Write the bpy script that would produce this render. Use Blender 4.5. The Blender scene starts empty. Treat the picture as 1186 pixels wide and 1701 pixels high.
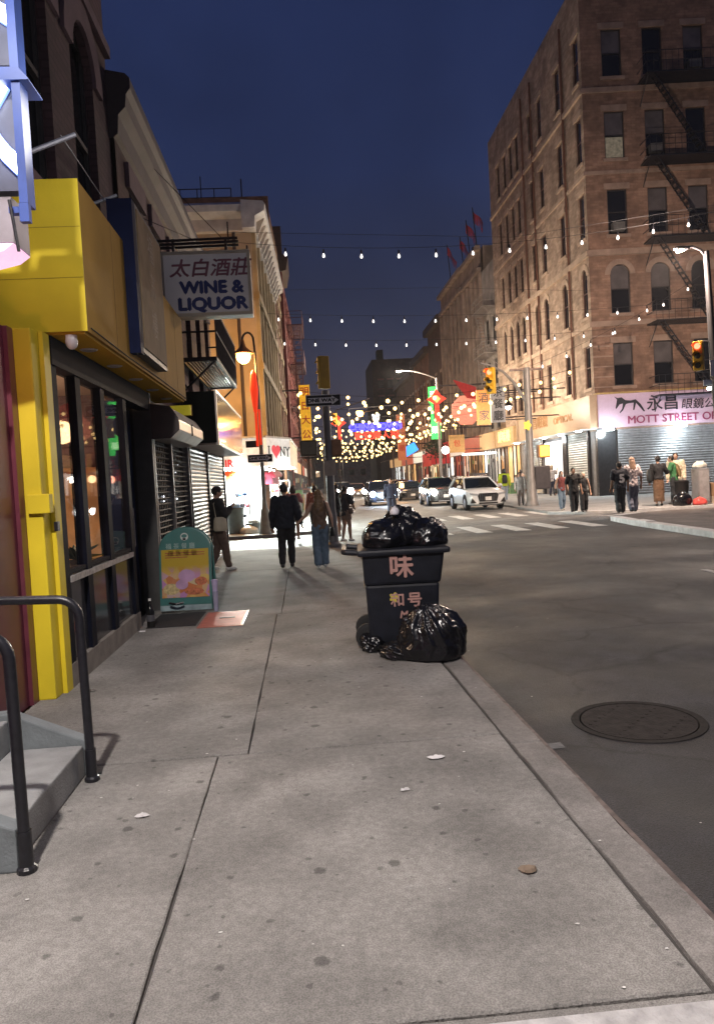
import bpy, bmesh, math, random
from mathutils import Vector, Matrix, noise, Euler
R = math.radians
PI = math.pi
rnd = random.Random(11)
sc = bpy.context.scene
col = sc.collection

# ------------------------------------------------------------------ camera, sky, exposure
cam = bpy.data.objects.new('camera', bpy.data.cameras.new('camera'))
col.objects.link(cam)
cam.data.sensor_fit = 'HORIZONTAL'
cam.data.sensor_width = 36.0
cam.data.lens = 1245.0 / 1186.0 * 36.0
cam.data.clip_end = 2000
cam.matrix_world = (Matrix.Translation((0, 0, 1.7)) @ Matrix.Rotation(-R(3.919), 4, 'Z')
                    @ Matrix.Rotation(PI / 2 - R(2.312), 4, 'X') @ Matrix.Rotation(-0.055, 4, 'Z'))
sc.camera = cam

w = bpy.data.worlds.new('World')
sc.world = w
w.use_nodes = True
nt = w.node_tree
nt.nodes.clear()
wo = nt.nodes.new('ShaderNodeOutputWorld')
bg = nt.nodes.new('ShaderNodeBackground')
sky = nt.nodes.new('ShaderNodeTexSky')
sky.sky_type = 'NISHITA'
sky.sun_disc = False
sky.sun_elevation = R(-5.5)
sky.sun_rotation = R(200)
tc = nt.nodes.new('ShaderNodeTexCoord')
sx = nt.nodes.new('ShaderNodeSeparateXYZ')
nt.links.new(tc.outputs['Generated'], sx.inputs[0])
rp = nt.nodes.new('ShaderNodeValToRGB')
rp.color_ramp.elements[0].position = 0.0
rp.color_ramp.elements[0].color = (.036, .031, .041, 1)
rp.color_ramp.elements[1].position = 1.0
rp.color_ramp.elements[1].color = (.004, .008, .034, 1)
for p_, c_ in ((.08, (.029, .027, .040, 1)), (.2, (.018, .022, .044, 1)), (.38, (.0105, .0165, .048, 1)), (.6, (.007, .012, .040, 1))):
    e_ = rp.color_ramp.elements.new(p_)
    e_.color = c_
nt.links.new(sx.outputs['Z'], rp.inputs[0])
cl = nt.nodes.new('ShaderNodeTexNoise')
cl.inputs['Scale'].default_value = 2.6
cl.inputs['Detail'].default_value = 4
nt.links.new(tc.outputs['Generated'], cl.inputs['Vector'])
cr = nt.nodes.new('ShaderNodeMapRange')
cr.inputs['From Min'].default_value = .35
cr.inputs['From Max'].default_value = .75
cr.inputs['To Min'].default_value = .78
cr.inputs['To Max'].default_value = 1.38
nt.links.new(cl.outputs['Fac'], cr.inputs['Value'])
vm = nt.nodes.new('ShaderNodeVectorMath')
vm.operation = 'SCALE'
nt.links.new(rp.outputs[0], vm.inputs[0])
nt.links.new(cr.outputs[0], vm.inputs['Scale'])
vs = nt.nodes.new('ShaderNodeVectorMath')
vs.operation = 'SCALE'
vs.inputs['Scale'].default_value = .05
nt.links.new(sky.outputs[0], vs.inputs[0])
va = nt.nodes.new('ShaderNodeVectorMath')
va.operation = 'ADD'
nt.links.new(vm.outputs[0], va.inputs[0])
nt.links.new(vs.outputs[0], va.inputs[1])
nt.links.new(va.outputs[0], bg.inputs['Color'])
bg.inputs['Strength'].default_value = 1.0
nt.links.new(bg.outputs[0], wo.inputs['Surface'])
sc.view_settings.view_transform = 'Standard'
sc.view_settings.look = 'None'
sc.view_settings.exposure = 0.75
sc.view_settings.gamma = 1
sc.view_settings.use_curve_mapping = False
sc.render.engine = 'CYCLES'
sc.cycles.use_denoising = True
sc.cycles.max_bounces = 6
sc.cycles.sample_clamp_indirect = 3
sc.cycles.caustics_reflective = False
sc.cycles.caustics_refractive = False

# ------------------------------------------------------------------ helpers
def wl(o):
    v = Vector((0, 0, 0))
    while o is not None:
        v += o.location
        o = o.parent
    return v

MATS = {}
def M(name, c, rough=.6, metal=0., var=.18, sc_=6., bump=0., bsc=60., emit=0., ecol=None, spec=.5, coat=0., det=5, alpha=None, grime=0.):
    if name in MATS:
        return MATS[name]
    m = bpy.data.materials.new(name)
    m.use_nodes = True
    n = m.node_tree.nodes
    L = m.node_tree.links
    b = n['Principled BSDF']
    b.inputs['Roughness'].default_value = rough
    b.inputs['Metallic'].default_value = metal
    b.inputs['Specular IOR Level'].default_value = spec
    b.inputs['Coat Weight'].default_value = coat
    g = n.new('ShaderNodeNewGeometry')
    t = n.new('ShaderNodeTexNoise')
    t.inputs['Scale'].default_value = sc_
    t.inputs['Detail'].default_value = det
    L.new(g.outputs['Position'], t.inputs['Vector'])
    r = n.new('ShaderNodeValToRGB')
    lo, hi = 1 - var, 1 + var
    r.color_ramp.elements[0].position = .3
    r.color_ramp.elements[1].position = .7
    r.color_ramp.elements[0].color = (c[0]*lo, c[1]*lo, c[2]*lo, 1)
    r.color_ramp.elements[1].color = (min(1, c[0]*hi), min(1, c[1]*hi), min(1, c[2]*hi), 1)
    L.new(t.outputs['Fac'], r.inputs[0])
    out = r.outputs[0]
    if grime:
        t2 = n.new('ShaderNodeTexNoise')
        t2.inputs['Scale'].default_value = .9
        t2.inputs['Detail'].default_value = 8
        L.new(g.outputs['Position'], t2.inputs['Vector'])
        r2 = n.new('ShaderNodeMapRange')
        r2.inputs['From Min'].default_value = .4
        r2.inputs['From Max'].default_value = .65
        r2.inputs['To Min'].default_value = 1 - grime
        r2.inputs['To Max'].default_value = 1
        L.new(t2.outputs['Fac'], r2.inputs['Value'])
        v2 = n.new('ShaderNodeVectorMath')
        v2.operation = 'SCALE'
        L.new(out, v2.inputs[0])
        L.new(r2.outputs[0], v2.inputs['Scale'])
        out = v2.outputs[0]
    L.new(out, b.inputs['Base Color'])
    if bump:
        t3 = n.new('ShaderNodeTexNoise')
        t3.inputs['Scale'].default_value = bsc
        t3.inputs['Detail'].default_value = 6
        L.new(g.outputs['Position'], t3.inputs['Vector'])
        bn = n.new('ShaderNodeBump')
        bn.inputs['Strength'].default_value = bump
        bn.inputs['Distance'].default_value = .02
        L.new(t3.outputs['Fac'], bn.inputs['Height'])
        L.new(bn.outputs[0], b.inputs['Normal'])
    if emit:
        b.inputs['Emission Color'].default_value = (*(ecol or c), 1)
        b.inputs['Emission Strength'].default_value = emit
    if alpha is not None:
        b.inputs['Alpha'].default_value = alpha
    MATS[name] = m
    return m

def glass(name, tint=(1, 1, 1), refl=.12, rough=.02):
    if name in MATS:
        return MATS[name]
    m = bpy.data.materials.new(name)
    m.use_nodes = True
    n = m.node_tree.nodes
    L = m.node_tree.links
    n.clear()
    o = n.new('ShaderNodeOutputMaterial')
    mx = n.new('ShaderNodeMixShader')
    tr = n.new('ShaderNodeBsdfTransparent')
    tr.inputs[0].default_value = (*tint, 1)
    gl = n.new('ShaderNodeBsdfGlossy')
    gl.inputs['Roughness'].default_value = rough
    lw = n.new('ShaderNodeFresnel')
    lw.inputs['IOR'].default_value = 1.55
    ad = n.new('ShaderNodeMath')
    ad.operation = 'MULTIPLY_ADD'
    ad.inputs[1].default_value = .6
    ad.inputs[2].default_value = refl * .4
    L.new(lw.outputs[0], ad.inputs[0])
    L.new(ad.outputs[0], mx.inputs[0])
    L.new(tr.outputs[0], mx.inputs[1])
    L.new(gl.outputs[0], mx.inputs[2])
    L.new(mx.outputs[0], o.inputs[0])
    MATS[name] = m
    return m

def banded(name, c, joint, zh, rough=.85, var=.22, bx=.45, bz=.09, bump=.3):
    """brick: courses from world position, x+y runs along either facade"""
    if name in MATS:
        return MATS[name]
    m = M(name, c, rough, var=var, sc_=2.2, grime=.35)
    n = m.node_tree.nodes
    L = m.node_tree.links
    b = n['Principled BSDF']
    src = b.inputs['Base Color'].links[0].from_socket
    g = n.new('ShaderNodeNewGeometry')
    s = n.new('ShaderNodeSeparateXYZ')
    L.new(g.outputs['Position'], s.inputs[0])
    a = n.new('ShaderNodeMath')
    L.new(s.outputs['X'], a.inputs[0])
    L.new(s.outputs['Y'], a.inputs[1])
    cb = n.new('ShaderNodeCombineXYZ')
    L.new(a.outputs[0], cb.inputs['X'])
    L.new(s.outputs['Z'], cb.inputs['Y'])
    bt = n.new('ShaderNodeTexBrick')
    bt.inputs['Scale'].default_value = 1
    bt.inputs['Brick Width'].default_value = bx
    bt.inputs['Row Height'].default_value = bz
    bt.inputs['Mortar Size'].default_value = .012
    bt.inputs['Color1'].default_value = (1, 1, 1, 1)
    bt.inputs['Color2'].default_value = (.72, .7, .7, 1)
    bt.inputs['Mortar'].default_value = (*joint, 1)
    L.new(cb.outputs[0], bt.inputs['Vector'])
    mu = n.new('ShaderNodeMix')
    mu.data_type = 'RGBA'
    mu.blend_type = 'MULTIPLY'
    mu.inputs[0].default_value = 1
    L.new(src, mu.inputs[6])
    L.new(bt.outputs['Color'], mu.inputs[7])
    L.new(mu.outputs[2], b.inputs['Base Color'])
    bn = n.new('ShaderNodeBump')
    bn.inputs['Strength'].default_value = bump
    bn.inputs['Distance'].default_value = .02
    bn.invert = True
    L.new(bt.outputs['Fac'], bn.inputs['Height'])
    L.new(bn.outputs[0], b.inputs['Normal'])
    return m

class MB:
    def __init__(s):
        s.v = []
        s.f = []
    def add(s, vs, fs):
        k = len(s.v)
        s.v += [tuple(p) for p in vs]
        s.f += [tuple(i + k for i in q) for q in fs]
        return s
    def box(s, x0, x1, y0, y1, z0, z1, mx=None):
        if x0 > x1: x0, x1 = x1, x0
        if y0 > y1: y0, y1 = y1, y0
        if z0 > z1: z0, z1 = z1, z0
        vs = [Vector(p) for p in ((x0,y0,z0),(x1,y0,z0),(x1,y1,z0),(x0,y1,z0),(x0,y0,z1),(x1,y0,z1),(x1,y1,z1),(x0,y1,z1))]
        if mx: vs = [mx @ p for p in vs]
        return s.add(vs, [(3,2,1,0),(4,5,6,7),(0,1,5,4),(1,2,6,5),(2,3,7,6),(3,0,4,7)])
    def quad(s, *p):
        return s.add(p, [tuple(range(len(p)))])
    def prism(s, poly, a, b, plane='xy'):
        if plane == 'xy': g = lambda u, t: (u[0], u[1], t)
        elif plane == 'xz': g = lambda u, t: (u[0], t, u[1])
        else: g = lambda u, t: (t, u[0], u[1])
        n = len(poly)
        vs = [g(u, a) for u in poly] + [g(u, b) for u in poly]
        return s.add(vs, [tuple(range(n))[::-1], tuple(range(n, 2*n))] + [(i, (i+1) % n, n + (i+1) % n, n + i) for i in range(n)])
    def tube(s, pts, r, n=8):
        pts = [Vector(p) for p in pts]
        rs = r if isinstance(r, (list, tuple)) else [r] * len(pts)
        vs = []
        fs = []
        up = None
        for i, p in enumerate(pts):
            d = (pts[min(i+1, len(pts)-1)] - pts[max(i-1, 0)]).normalized()
            if up is None:
                up = Vector((0, 0, 1)) if abs(d.z) < .9 else Vector((0, 1, 0))
            u = d.cross(up).normalized()
            up = u.cross(d).normalized()
            for k in range(n):
                a = 2 * PI * k / n
                vs.append(p + (u * math.cos(a) + up * math.sin(a)) * rs[i])
        for i in range(len(pts) - 1):
            for k in range(n):
                fs.append((i*n+k, i*n+(k+1) % n, (i+1)*n+(k+1) % n, (i+1)*n+k))
        fs.append(tuple(range(n))[::-1])
        fs.append(tuple((len(pts)-1)*n + k for k in range(n)))
        return s.add(vs, fs)
    def lathe(s, prof, c=(0, 0, 0), n=16, sx_=1., sy_=1.):
        vs = []
        fs = []
        for (r, z) in prof:
            for k in range(n):
                a = 2*PI*k/n
                vs.append((c[0] + r*math.cos(a)*sx_, c[1] + r*math.sin(a)*sy_, c[2] + z))
        for i in range(len(prof) - 1):
            for k in range(n):
                fs.append((i*n+k, i*n+(k+1) % n, (i+1)*n+(k+1) % n, (i+1)*n+k))
        fs.append(tuple(range(n))[::-1])
        fs.append(tuple((len(prof)-1)*n + k for k in range(n)))
        return s.add(vs, fs)
    def ball(s, c, r, n=10, m=6):
        rx, ry, rz = r if isinstance(r, (list, tuple)) else (r, r, r)
        return s.lathe([(max(.02, math.sin(PI*i/m)) , -math.cos(PI*i/m)*rz) for i in range(m+1)], c, n, rx, ry)
    def move(s, mx):
        s.v = [tuple(mx @ Vector(p)) for p in s.v]
        return s
    def mesh(s, name, mat, off=None, smooth=False, bevel=0.):
        me = bpy.data.meshes.new(name)
        vs = s.v if off is None else [(p[0]-off[0], p[1]-off[1], p[2]-off[2]) for p in s.v]
        me.from_pydata(vs, [], s.f)
        me.update()
        if bevel:
            bm = bmesh.new()
            bm.from_mesh(me)
            bmesh.ops.remove_doubles(bm, verts=bm.verts, dist=1e-5)
            es = [e for e in bm.edges if len(e.link_faces) == 2 and e.calc_face_angle(0) > .5]
            bmesh.ops.bevel(bm, geom=es, offset=bevel, segments=2, affect='EDGES', profile=.6, clamp_overlap=True)
            bm.to_mesh(me)
            bm.free()
        if smooth:
            me.polygons.foreach_set('use_smooth', [True] * len(me.polygons))
            me.set_sharp_from_angle(angle=R(42))
        if mat: me.materials.append(mat)
        return me
    def build(s, name, mat, parent=None, world=True, **kw):
        off = wl(parent) if (world and parent is not None) else None
        return link(name, s.mesh(name, mat, off, **kw), parent)

def link(name, me, parent=None, loc=None, rot=None):
    o = bpy.data.objects.new(name, me)
    col.objects.link(o)
    o.parent = parent
    if loc is not None: o.location = loc
    if rot is not None: o.rotation_euler = rot
    return o

def thing(name, label, cat, loc=(0, 0, 0), rz=0., group=None):
    o = bpy.data.objects.new(name, None)
    col.objects.link(o)
    o.location = loc
    o.rotation_euler = (0, 0, rz)
    o.empty_display_size = .2
    return tag(o, label, cat, group)

def tag(o, label, cat, group=None):
    o['label'] = label
    o['category'] = cat
    if group: o['group'] = group
    return o

def struct(o, kind='structure'):
    o['kind'] = kind
    return o

def lamp(parent, loc, power, colr, kind='POINT', r=.1, spot=None, blend=.6, direction=None):
    d = bpy.data.lights.new('lamp_light', kind)
    d.energy = power
    d.color = colr
    d.shadow_soft_size = r
    if kind == 'SPOT':
        d.spot_size = spot
        d.spot_blend = blend
    o = bpy.data.objects.new('lamp_light', d)
    col.objects.link(o)
    o.parent = parent
    o.location = Vector(loc) - wl(parent)
    if direction is not None:
        o.rotation_euler = Vector(direction).to_track_quat('-Z', 'Y').to_euler()
    return o

FACE = {'-y': (PI/2, 0, 0), '+x': (PI/2, 0, PI/2), '-x': (PI/2, 0, -PI/2), 'up': (0, 0, 0)}
def text(name, s, size, mat, parent, loc, face='-y', ext=.01, off=0., sx_=1., align='CENTER', world=True, extra=None, shear=0.):
    cu = bpy.data.curves.new('text', 'FONT')
    cu.body = s
    cu.size = size
    cu.extrude = ext
    cu.offset = off
    cu.align_x = align
    cu.align_y = 'CENTER'
    cu.resolution_u = 3
    cu.shear = shear
    cjk = any(ord(c_) > 0x2e80 for c_ in s)
    cu.offset = 0
    t = bpy.data.objects.new('text', cu)
    col.objects.link(t)
    dg = bpy.context.evaluated_depsgraph_get()
    me = bpy.data.meshes.new_from_object(t.evaluated_get(dg))
    bpy.data.objects.remove(t)
    if off:
        bb = bmesh.new()
        d_ = off * (.9 if cjk else 1.1)
        for i_, (dx, dz) in enumerate(((0, 0), (d_, 0), (-d_, 0), (0, d_), (0, -d_))):
            n0 = len(bb.verts)
            bb.from_mesh(me)
            bb.verts.ensure_lookup_table()
            for v in bb.verts[n0:]:
                v.co += Vector((dx, dz, .0006 * i_))
        bb.to_mesh(me)
        bb.free()
    me.materials.clear()
    me.materials.append(mat)
    me.transform(Matrix.Diagonal((sx_, 1, 1, 1)))
    o = bpy.data.objects.new(name, me)
    col.objects.link(o)
    o.parent = parent
    o.location = Vector(loc) - (wl(parent) if world and parent else Vector((0, 0, 0)))
    o.rotation_euler = extra if extra else FACE[face]
    return o

def remesh(mb, name, mat, voxel, smooth_it=2, parent=None, wrinkle=0., wsc=9.):
    me = bpy.data.meshes.new('tmp')
    me.from_pydata(mb.v, [], mb.f)
    o = bpy.data.objects.new('tmp', me)
    col.objects.link(o)
    md = o.modifiers.new('r', 'REMESH')
    md.mode = 'VOXEL'
    md.voxel_size = voxel
    if smooth_it:
        m2 = o.modifiers.new('s', 'SMOOTH')
        m2.factor = .5
        m2.iterations = smooth_it
    dg = bpy.context.evaluated_depsgraph_get()
    nm = bpy.data.meshes.new_from_object(o.evaluated_get(dg))
    bpy.data.objects.remove(o)
    nm.name = name
    if wrinkle:
        nm.update()
        co = [(v.co + v.normal * wrinkle * (abs(noise.noise((v.co.x*wsc, v.co.y*wsc, v.co.z*wsc*.7))) * 2 - .12)) for v in nm.vertices]
        for v, c in zip(nm.vertices, co):
            v.co = c
    nm.polygons.foreach_set('use_smooth', [True] * len(nm.polygons))
    nm.materials.clear()
    nm.materials.append(mat)
    return link(name, nm, parent)

# ------------------------------------------------------------------ shared materials
black_metal = M('black_metal', (.012, .012, .016), .35, .0, var=.3, sc_=30, bump=.1)
dark_iron = M('dark_iron', (.022, .016, .02), .6, .3, var=.4, sc_=12)
white_glow = M('white_glow', (1, 1, 1), emit=14, ecol=(.95, .98, 1))
warm_bulb = M('warm_bulb', (1, .8, .5), emit=2.5, ecol=(1, .64, .23))
cool_bulb = M('cool_bulb', (1, .95, .85), emit=1.3, ecol=(1, .95, .9))
wire_mat = M('wire_rubber', (.008, .008, .01), .7)
steel = M('galvanised_steel', (.32, .31, .31), .45, .7, var=.2, sc_=9)
chrome = M('chrome', (.7, .7, .72), .15, 1., var=.05)
rubber = M('tyre_rubber', (.012, .012, .013), .8)
dark_glass = M('night_window_glass', (.006, .007, .010), .06, var=.3, sc_=.7, spec=.5)
blind_glass = M('blind_behind_glass', (.11, .10, .105), .25, var=.25, sc_=1.2)
white_paint = M('white_paint', (.72, .72, .72), .45, var=.07)
for m_ in (warm_bulb, cool_bulb):
    m_.cycles.emission_sampling = 'AUTO'
# ------------------------------------------------------------------ ground
def speckle(m, s1=210, a1=.35, s2=26, a2=.18):
    n = m.node_tree.nodes
    L = m.node_tree.links
    b = n['Principled BSDF']
    src = b.inputs['Base Color'].links[0].from_socket
    g = n.new('ShaderNodeNewGeometry')
    for sc_, am, lo, hi in ((s1, a1, .38, .62), (s2, a2, .4, .62)):
        t = n.new('ShaderNodeTexNoise')
        t.inputs['Scale'].default_value = sc_
        t.inputs['Detail'].default_value = 3
        L.new(g.outputs['Position'], t.inputs['Vector'])
        r = n.new('ShaderNodeMapRange')
        r.inputs['From Min'].default_value = lo
        r.inputs['From Max'].default_value = hi
        r.inputs['To Min'].default_value = 1 - am
        r.inputs['To Max'].default_value = 1 + am * .8
        L.new(t.outputs['Fac'], r.inputs['Value'])
        v = n.new('ShaderNodeVectorMath')
        v.operation = 'SCALE'
        L.new(src, v.inputs[0])
        L.new(r.outputs[0], v.inputs['Scale'])
        src = v.outputs[0]
    L.new(src, b.inputs['Base Color'])
    return m
def gummed(m):
    n = m.node_tree.nodes
    L = m.node_tree.links
    b = n['Principled BSDF']
    src = b.inputs['Base Color'].links[0].from_socket
    g = n.new('ShaderNodeNewGeometry')
    for k, (sc_, r0, dk) in enumerate(((3.1, .105, .5), (6.3, .115, .6), (1.1, .22, .74))):
        off = n.new('ShaderNodeVectorMath')
        off.inputs[1].default_value = (k*3.7, k*1.9, 0)
        L.new(g.outputs['Position'], off.inputs[0])
        tn = n.new('ShaderNodeTexNoise')
        tn.inputs['Scale'].default_value = 28 if k < 2 else 5
        tn.inputs['Detail'].default_value = 4
        L.new(g.outputs['Position'], tn.inputs['Vector'])
        ma = n.new('ShaderNodeVectorMath')
        ma.operation = 'MULTIPLY_ADD'
        ma.inputs[1].default_value = (.035, .035, 0) if k < 2 else (.4, .4, 0)
        L.new(tn.outputs['Color'], ma.inputs[0])
        L.new(off.outputs[0], ma.inputs[2])
        vo = n.new('ShaderNodeTexVoronoi')
        vo.voronoi_dimensions = '2D'
        vo.inputs['Scale'].default_value = sc_
        L.new(ma.outputs[0], vo.inputs['Vector'])
        sp = n.new('ShaderNodeSeparateColor')
        L.new(vo.outputs['Color'], sp.inputs[0])
        pw = n.new('ShaderNodeMath')
        pw.operation = 'POWER'
        pw.inputs[1].default_value = 2.2
        L.new(sp.outputs[0], pw.inputs[0])
        ra = n.new('ShaderNodeMath')
        ra.operation = 'MULTIPLY'
        ra.inputs[1].default_value = r0
        L.new(pw.outputs[0], ra.inputs[0])
        df = n.new('ShaderNodeMath')
        df.operation = 'SUBTRACT'
        L.new(vo.outputs['Distance'], df.inputs[0])
        L.new(ra.outputs[0], df.inputs[1])
        r = n.new('ShaderNodeMapRange')
        r.inputs['From Min'].default_value = -.03 if k < 2 else -.12
        r.inputs['From Max'].default_value = .008 if k < 2 else .08
        r.inputs['To Min'].default_value = dk
        r.inputs['To Max'].default_value = 1
        L.new(df.outputs[0], r.inputs['Value'])
        v = n.new('ShaderNodeVectorMath')
        v.operation = 'SCALE'
        L.new(src, v.inputs[0])
        L.new(r.outputs[0], v.inputs['Scale'])
        src = v.outputs[0]
    L.new(src, b.inputs['Base Color'])
    return m
def cracked(m, sc_=.33, wid=.012):
    n = m.node_tree.nodes
    L = m.node_tree.links
    b = n['Principled BSDF']
    src = b.inputs['Base Color'].links[0].from_socket
    g = n.new('ShaderNodeNewGeometry')
    tn = n.new('ShaderNodeTexNoise')
    tn.inputs['Scale'].default_value = 1.3
    tn.inputs['Detail'].default_value = 6
    L.new(g.outputs['Position'], tn.inputs['Vector'])
    vs_ = n.new('ShaderNodeVectorMath')
    vs_.operation = 'MULTIPLY_ADD'
    vs_.inputs[1].default_value = (.9, .9, 0)
    L.new(tn.outputs['Color'], vs_.inputs[0])
    L.new(g.outputs['Position'], vs_.inputs[2])
    vo = n.new('ShaderNodeTexVoronoi')
    vo.feature = 'DISTANCE_TO_EDGE'
    vo.inputs['Scale'].default_value = sc_
    L.new(vs_.outputs[0], vo.inputs['Vector'])
    r = n.new('ShaderNodeMapRange')
    r.inputs['From Max'].default_value = wid
    r.inputs['To Min'].default_value = .35
    L.new(vo.outputs['Distance'], r.inputs['Value'])
    v = n.new('ShaderNodeVectorMath')
    v.operation = 'SCALE'
    L.new(src, v.inputs[0])
    L.new(r.outputs[0], v.inputs['Scale'])
    # worn lighter and tarry darker zones
    t2 = n.new('ShaderNodeTexNoise')
    t2.inputs['Scale'].default_value = .45
    t2.inputs['Detail'].default_value = 9
    t2.inputs['Roughness'].default_value = .62
    L.new(g.outputs['Position'], t2.inputs['Vector'])
    r2 = n.new('ShaderNodeMapRange')
    r2.inputs['From Min'].default_value = .36
    r2.inputs['From Max'].default_value = .66
    r2.inputs['To Min'].default_value = .62
    r2.inputs['To Max'].default_value = 1.45
    L.new(t2.outputs['Fac'], r2.inputs['Value'])
    v2 = n.new('ShaderNodeVectorMath')
    v2.operation = 'SCALE'
    L.new(v.outputs[0], v2.inputs[0])
    L.new(r2.outputs[0], v2.inputs['Scale'])
    L.new(v2.outputs[0], b.inputs['Base Color'])
    r3 = n.new('ShaderNodeMapRange')
    r3.inputs['From Min'].default_value = .36
    r3.inputs['From Max'].default_value = .66
    r3.inputs['To Min'].default_value = .55
    r3.inputs['To Max'].default_value = .85
    L.new(t2.outputs['Fac'], r3.inputs['Value'])
    L.new(r3.outputs[0], b.inputs['Roughness'])
    return m
concrete = gummed(speckle(M('sidewalk_concrete', (.272, .260, .245), .88, var=.2, sc_=2.2, bump=.45, bsc=120, grime=.34, det=10), 170, .26, 24, .10))
concrete2 = speckle(M('kerb_concrete', (.225, .21, .198), .88, var=.22, sc_=3, bump=.4, bsc=70, grime=.35, det=9), 170, .22, 20, .08)
asphalt = cracked(speckle(M('asphalt', (.031, .0305, .035), .74, var=.3, sc_=1.1, bump=.6, bsc=130, grime=.45, det=10), 150, .5, 4, .22))
pale_walk = M('far_walk_concrete', (.25, .25, .25), .85, var=.15, sc_=2, bump=.3, bsc=40, grime=.2)
brown_walk = M('stained_walk', (.11, .095, .09), .85, var=.25, sc_=2, bump=.3, bsc=40, grime=.25)
dirt = M('joint_dirt', (.055, .05, .047), .95)
paint_line = M('worn_road_paint', (.42, .42, .41), .8, var=.35, sc_=6)

ROADZ = -.11
mb = MB()
mb.quad((-300, -60, ROADZ), (300, -60, ROADZ), (300, 600, ROADZ), (-300, 600, ROADZ))
struct(mb.build('road', asphalt))

worn = cracked(speckle(M('worn_asphalt', (.125, .123, .122), .78, var=.25, sc_=1.1, bump=.5, bsc=90, grime=.3, det=9), 120, .35, 4, .2))
mb = MB()
mb.quad((-200, 20.9, ROADZ+.004), (1.2, 20.9, ROADZ+.004), (2.2, 22.2, ROADZ+.004), (10.2, 25.6, ROADZ+.004), (12.8, 27.3, ROADZ+.004), (200, 27.3, ROADZ+.004), (200, 500, ROADZ+.004), (-200, 500, ROADZ+.004))
struct(mb.build('cross_road', worn))
def slab_poly(x0, y0, x1, y1, jit, step=.16):
    pts = []
    def edge(a, b):
        d = math.hypot(b[0]-a[0], b[1]-a[1])
        n = max(1, int(d / step))
        for i in range(n):
            t = i / n
            x = a[0] + (b[0]-a[0])*t
            y = a[1] + (b[1]-a[1])*t
            j = 0 if i == 0 else jit
            dx, dy = (b[1]-a[1])/d, -(b[0]-a[0])/d
            q = noise.noise((x*2.3+3, y*2.3, 1.7)) * j + rnd.uniform(-1, 1) * j * .4
            pts.append((x + dx*q, y + dy*q))
    edge((x0, y0), (x1, y0)); edge((x1, y0), (x1, y1)); edge((x1, y1), (x0, y1)); edge((x0, y1), (x0, y0))
    return pts

def slab_mesh(poly, zt, th, mat, bev=.007):
    mb = MB()
    n = len(poly)
    cx = sum(p[0] for p in poly)/n
    cy = sum(p[1] for p in poly)/n
    ins = []
    for x, y in poly:
        d = math.hypot(cx-x, cy-y) or 1
        ins.append((x + (cx-x)/d*bev, y + (cy-y)/d*bev))
    vs = [(x, y, zt-th) for x, y in poly] + [(x, y, zt-bev*.9) for x, y in poly] + [(x, y, zt) for x, y in ins]
    fs = []
    for k in (0, 1):
        for i in range(n):
            fs.append((k*n+i, k*n+(i+1) % n, (k+1)*n+(i+1) % n, (k+1)*n+i))
    fs.append(tuple(2*n + i for i in range(n)))
    return mb.add(vs, fs)

def kb(y):
    return .0125 * max(0, 6.8 - y)
def bend(poly):
    return [(x + (kb(y) if x > 1.0 else 0), y) for x, y in poly]
walk = struct(MB().box(-2.34, 1.40, -7.99, 20.6, -.14, -.022).build('sidewalk', dirt))
rows = [(-8, -3), (-3, 2.27), (2.27, 4.78), (4.78, 10.0), (10.0, 15.4), (15.4, 20.6)]
lj = {-8: -.64, -3: -.64, 2.27: -.645, 4.78: -.455, 10.0: -.4, 15.4: -.38}
for (a, b) in rows:
    c = lj[a]
    for (x0, x1) in ((-2.34, c), (c, 1.165)):
        g_ = .004
        slab_mesh(bend(slab_poly(x0+g_, a+.008, x1-g_, b-.008, .006)), rnd.uniform(-.002, .002), .06, concrete).build('slab', concrete, walk)
for (a, b) in [(-8, -1.2), (-1.2, 2.27), (2.27, 4.6), (4.6, 9.2), (9.2, 14.1), (14.1, 20.6)]:
    slab_mesh(bend(slab_poly(1.185, a+.006, 1.372, b-.006, .011)), -.003, .1, concrete2, .01).build('kerb_stone', concrete2, walk)
ks_ = [-8, 2, 4, 6.8, 20.55]
MB().prism([(1.375+kb(y), y) for y in ks_] + [(1.402+kb(y), y) for y in ks_[::-1]], -.105, -.012).build('kerb_steel_edge', M('rusty_kerb_steel', (.11, .085, .08), .6, .3, var=.5, sc_=14), walk)
MB().prism([(1.404+kb(y), y) for y in ks_] + [(1.46+kb(y), y) for y in ks_[::-1]], -.109, -.1065).build('gutter_dirt', M('gutter_grime', (.012, .011, .011), .9, var=.6, sc_=9), walk)
MB().box(.35, 1.37, 2.0, 2.22, -.02, .006).build('pale_patch', M('pale_mortar', (.40, .39, .39), .9, var=.25, sc_=14, bump=.5), walk)

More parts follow.
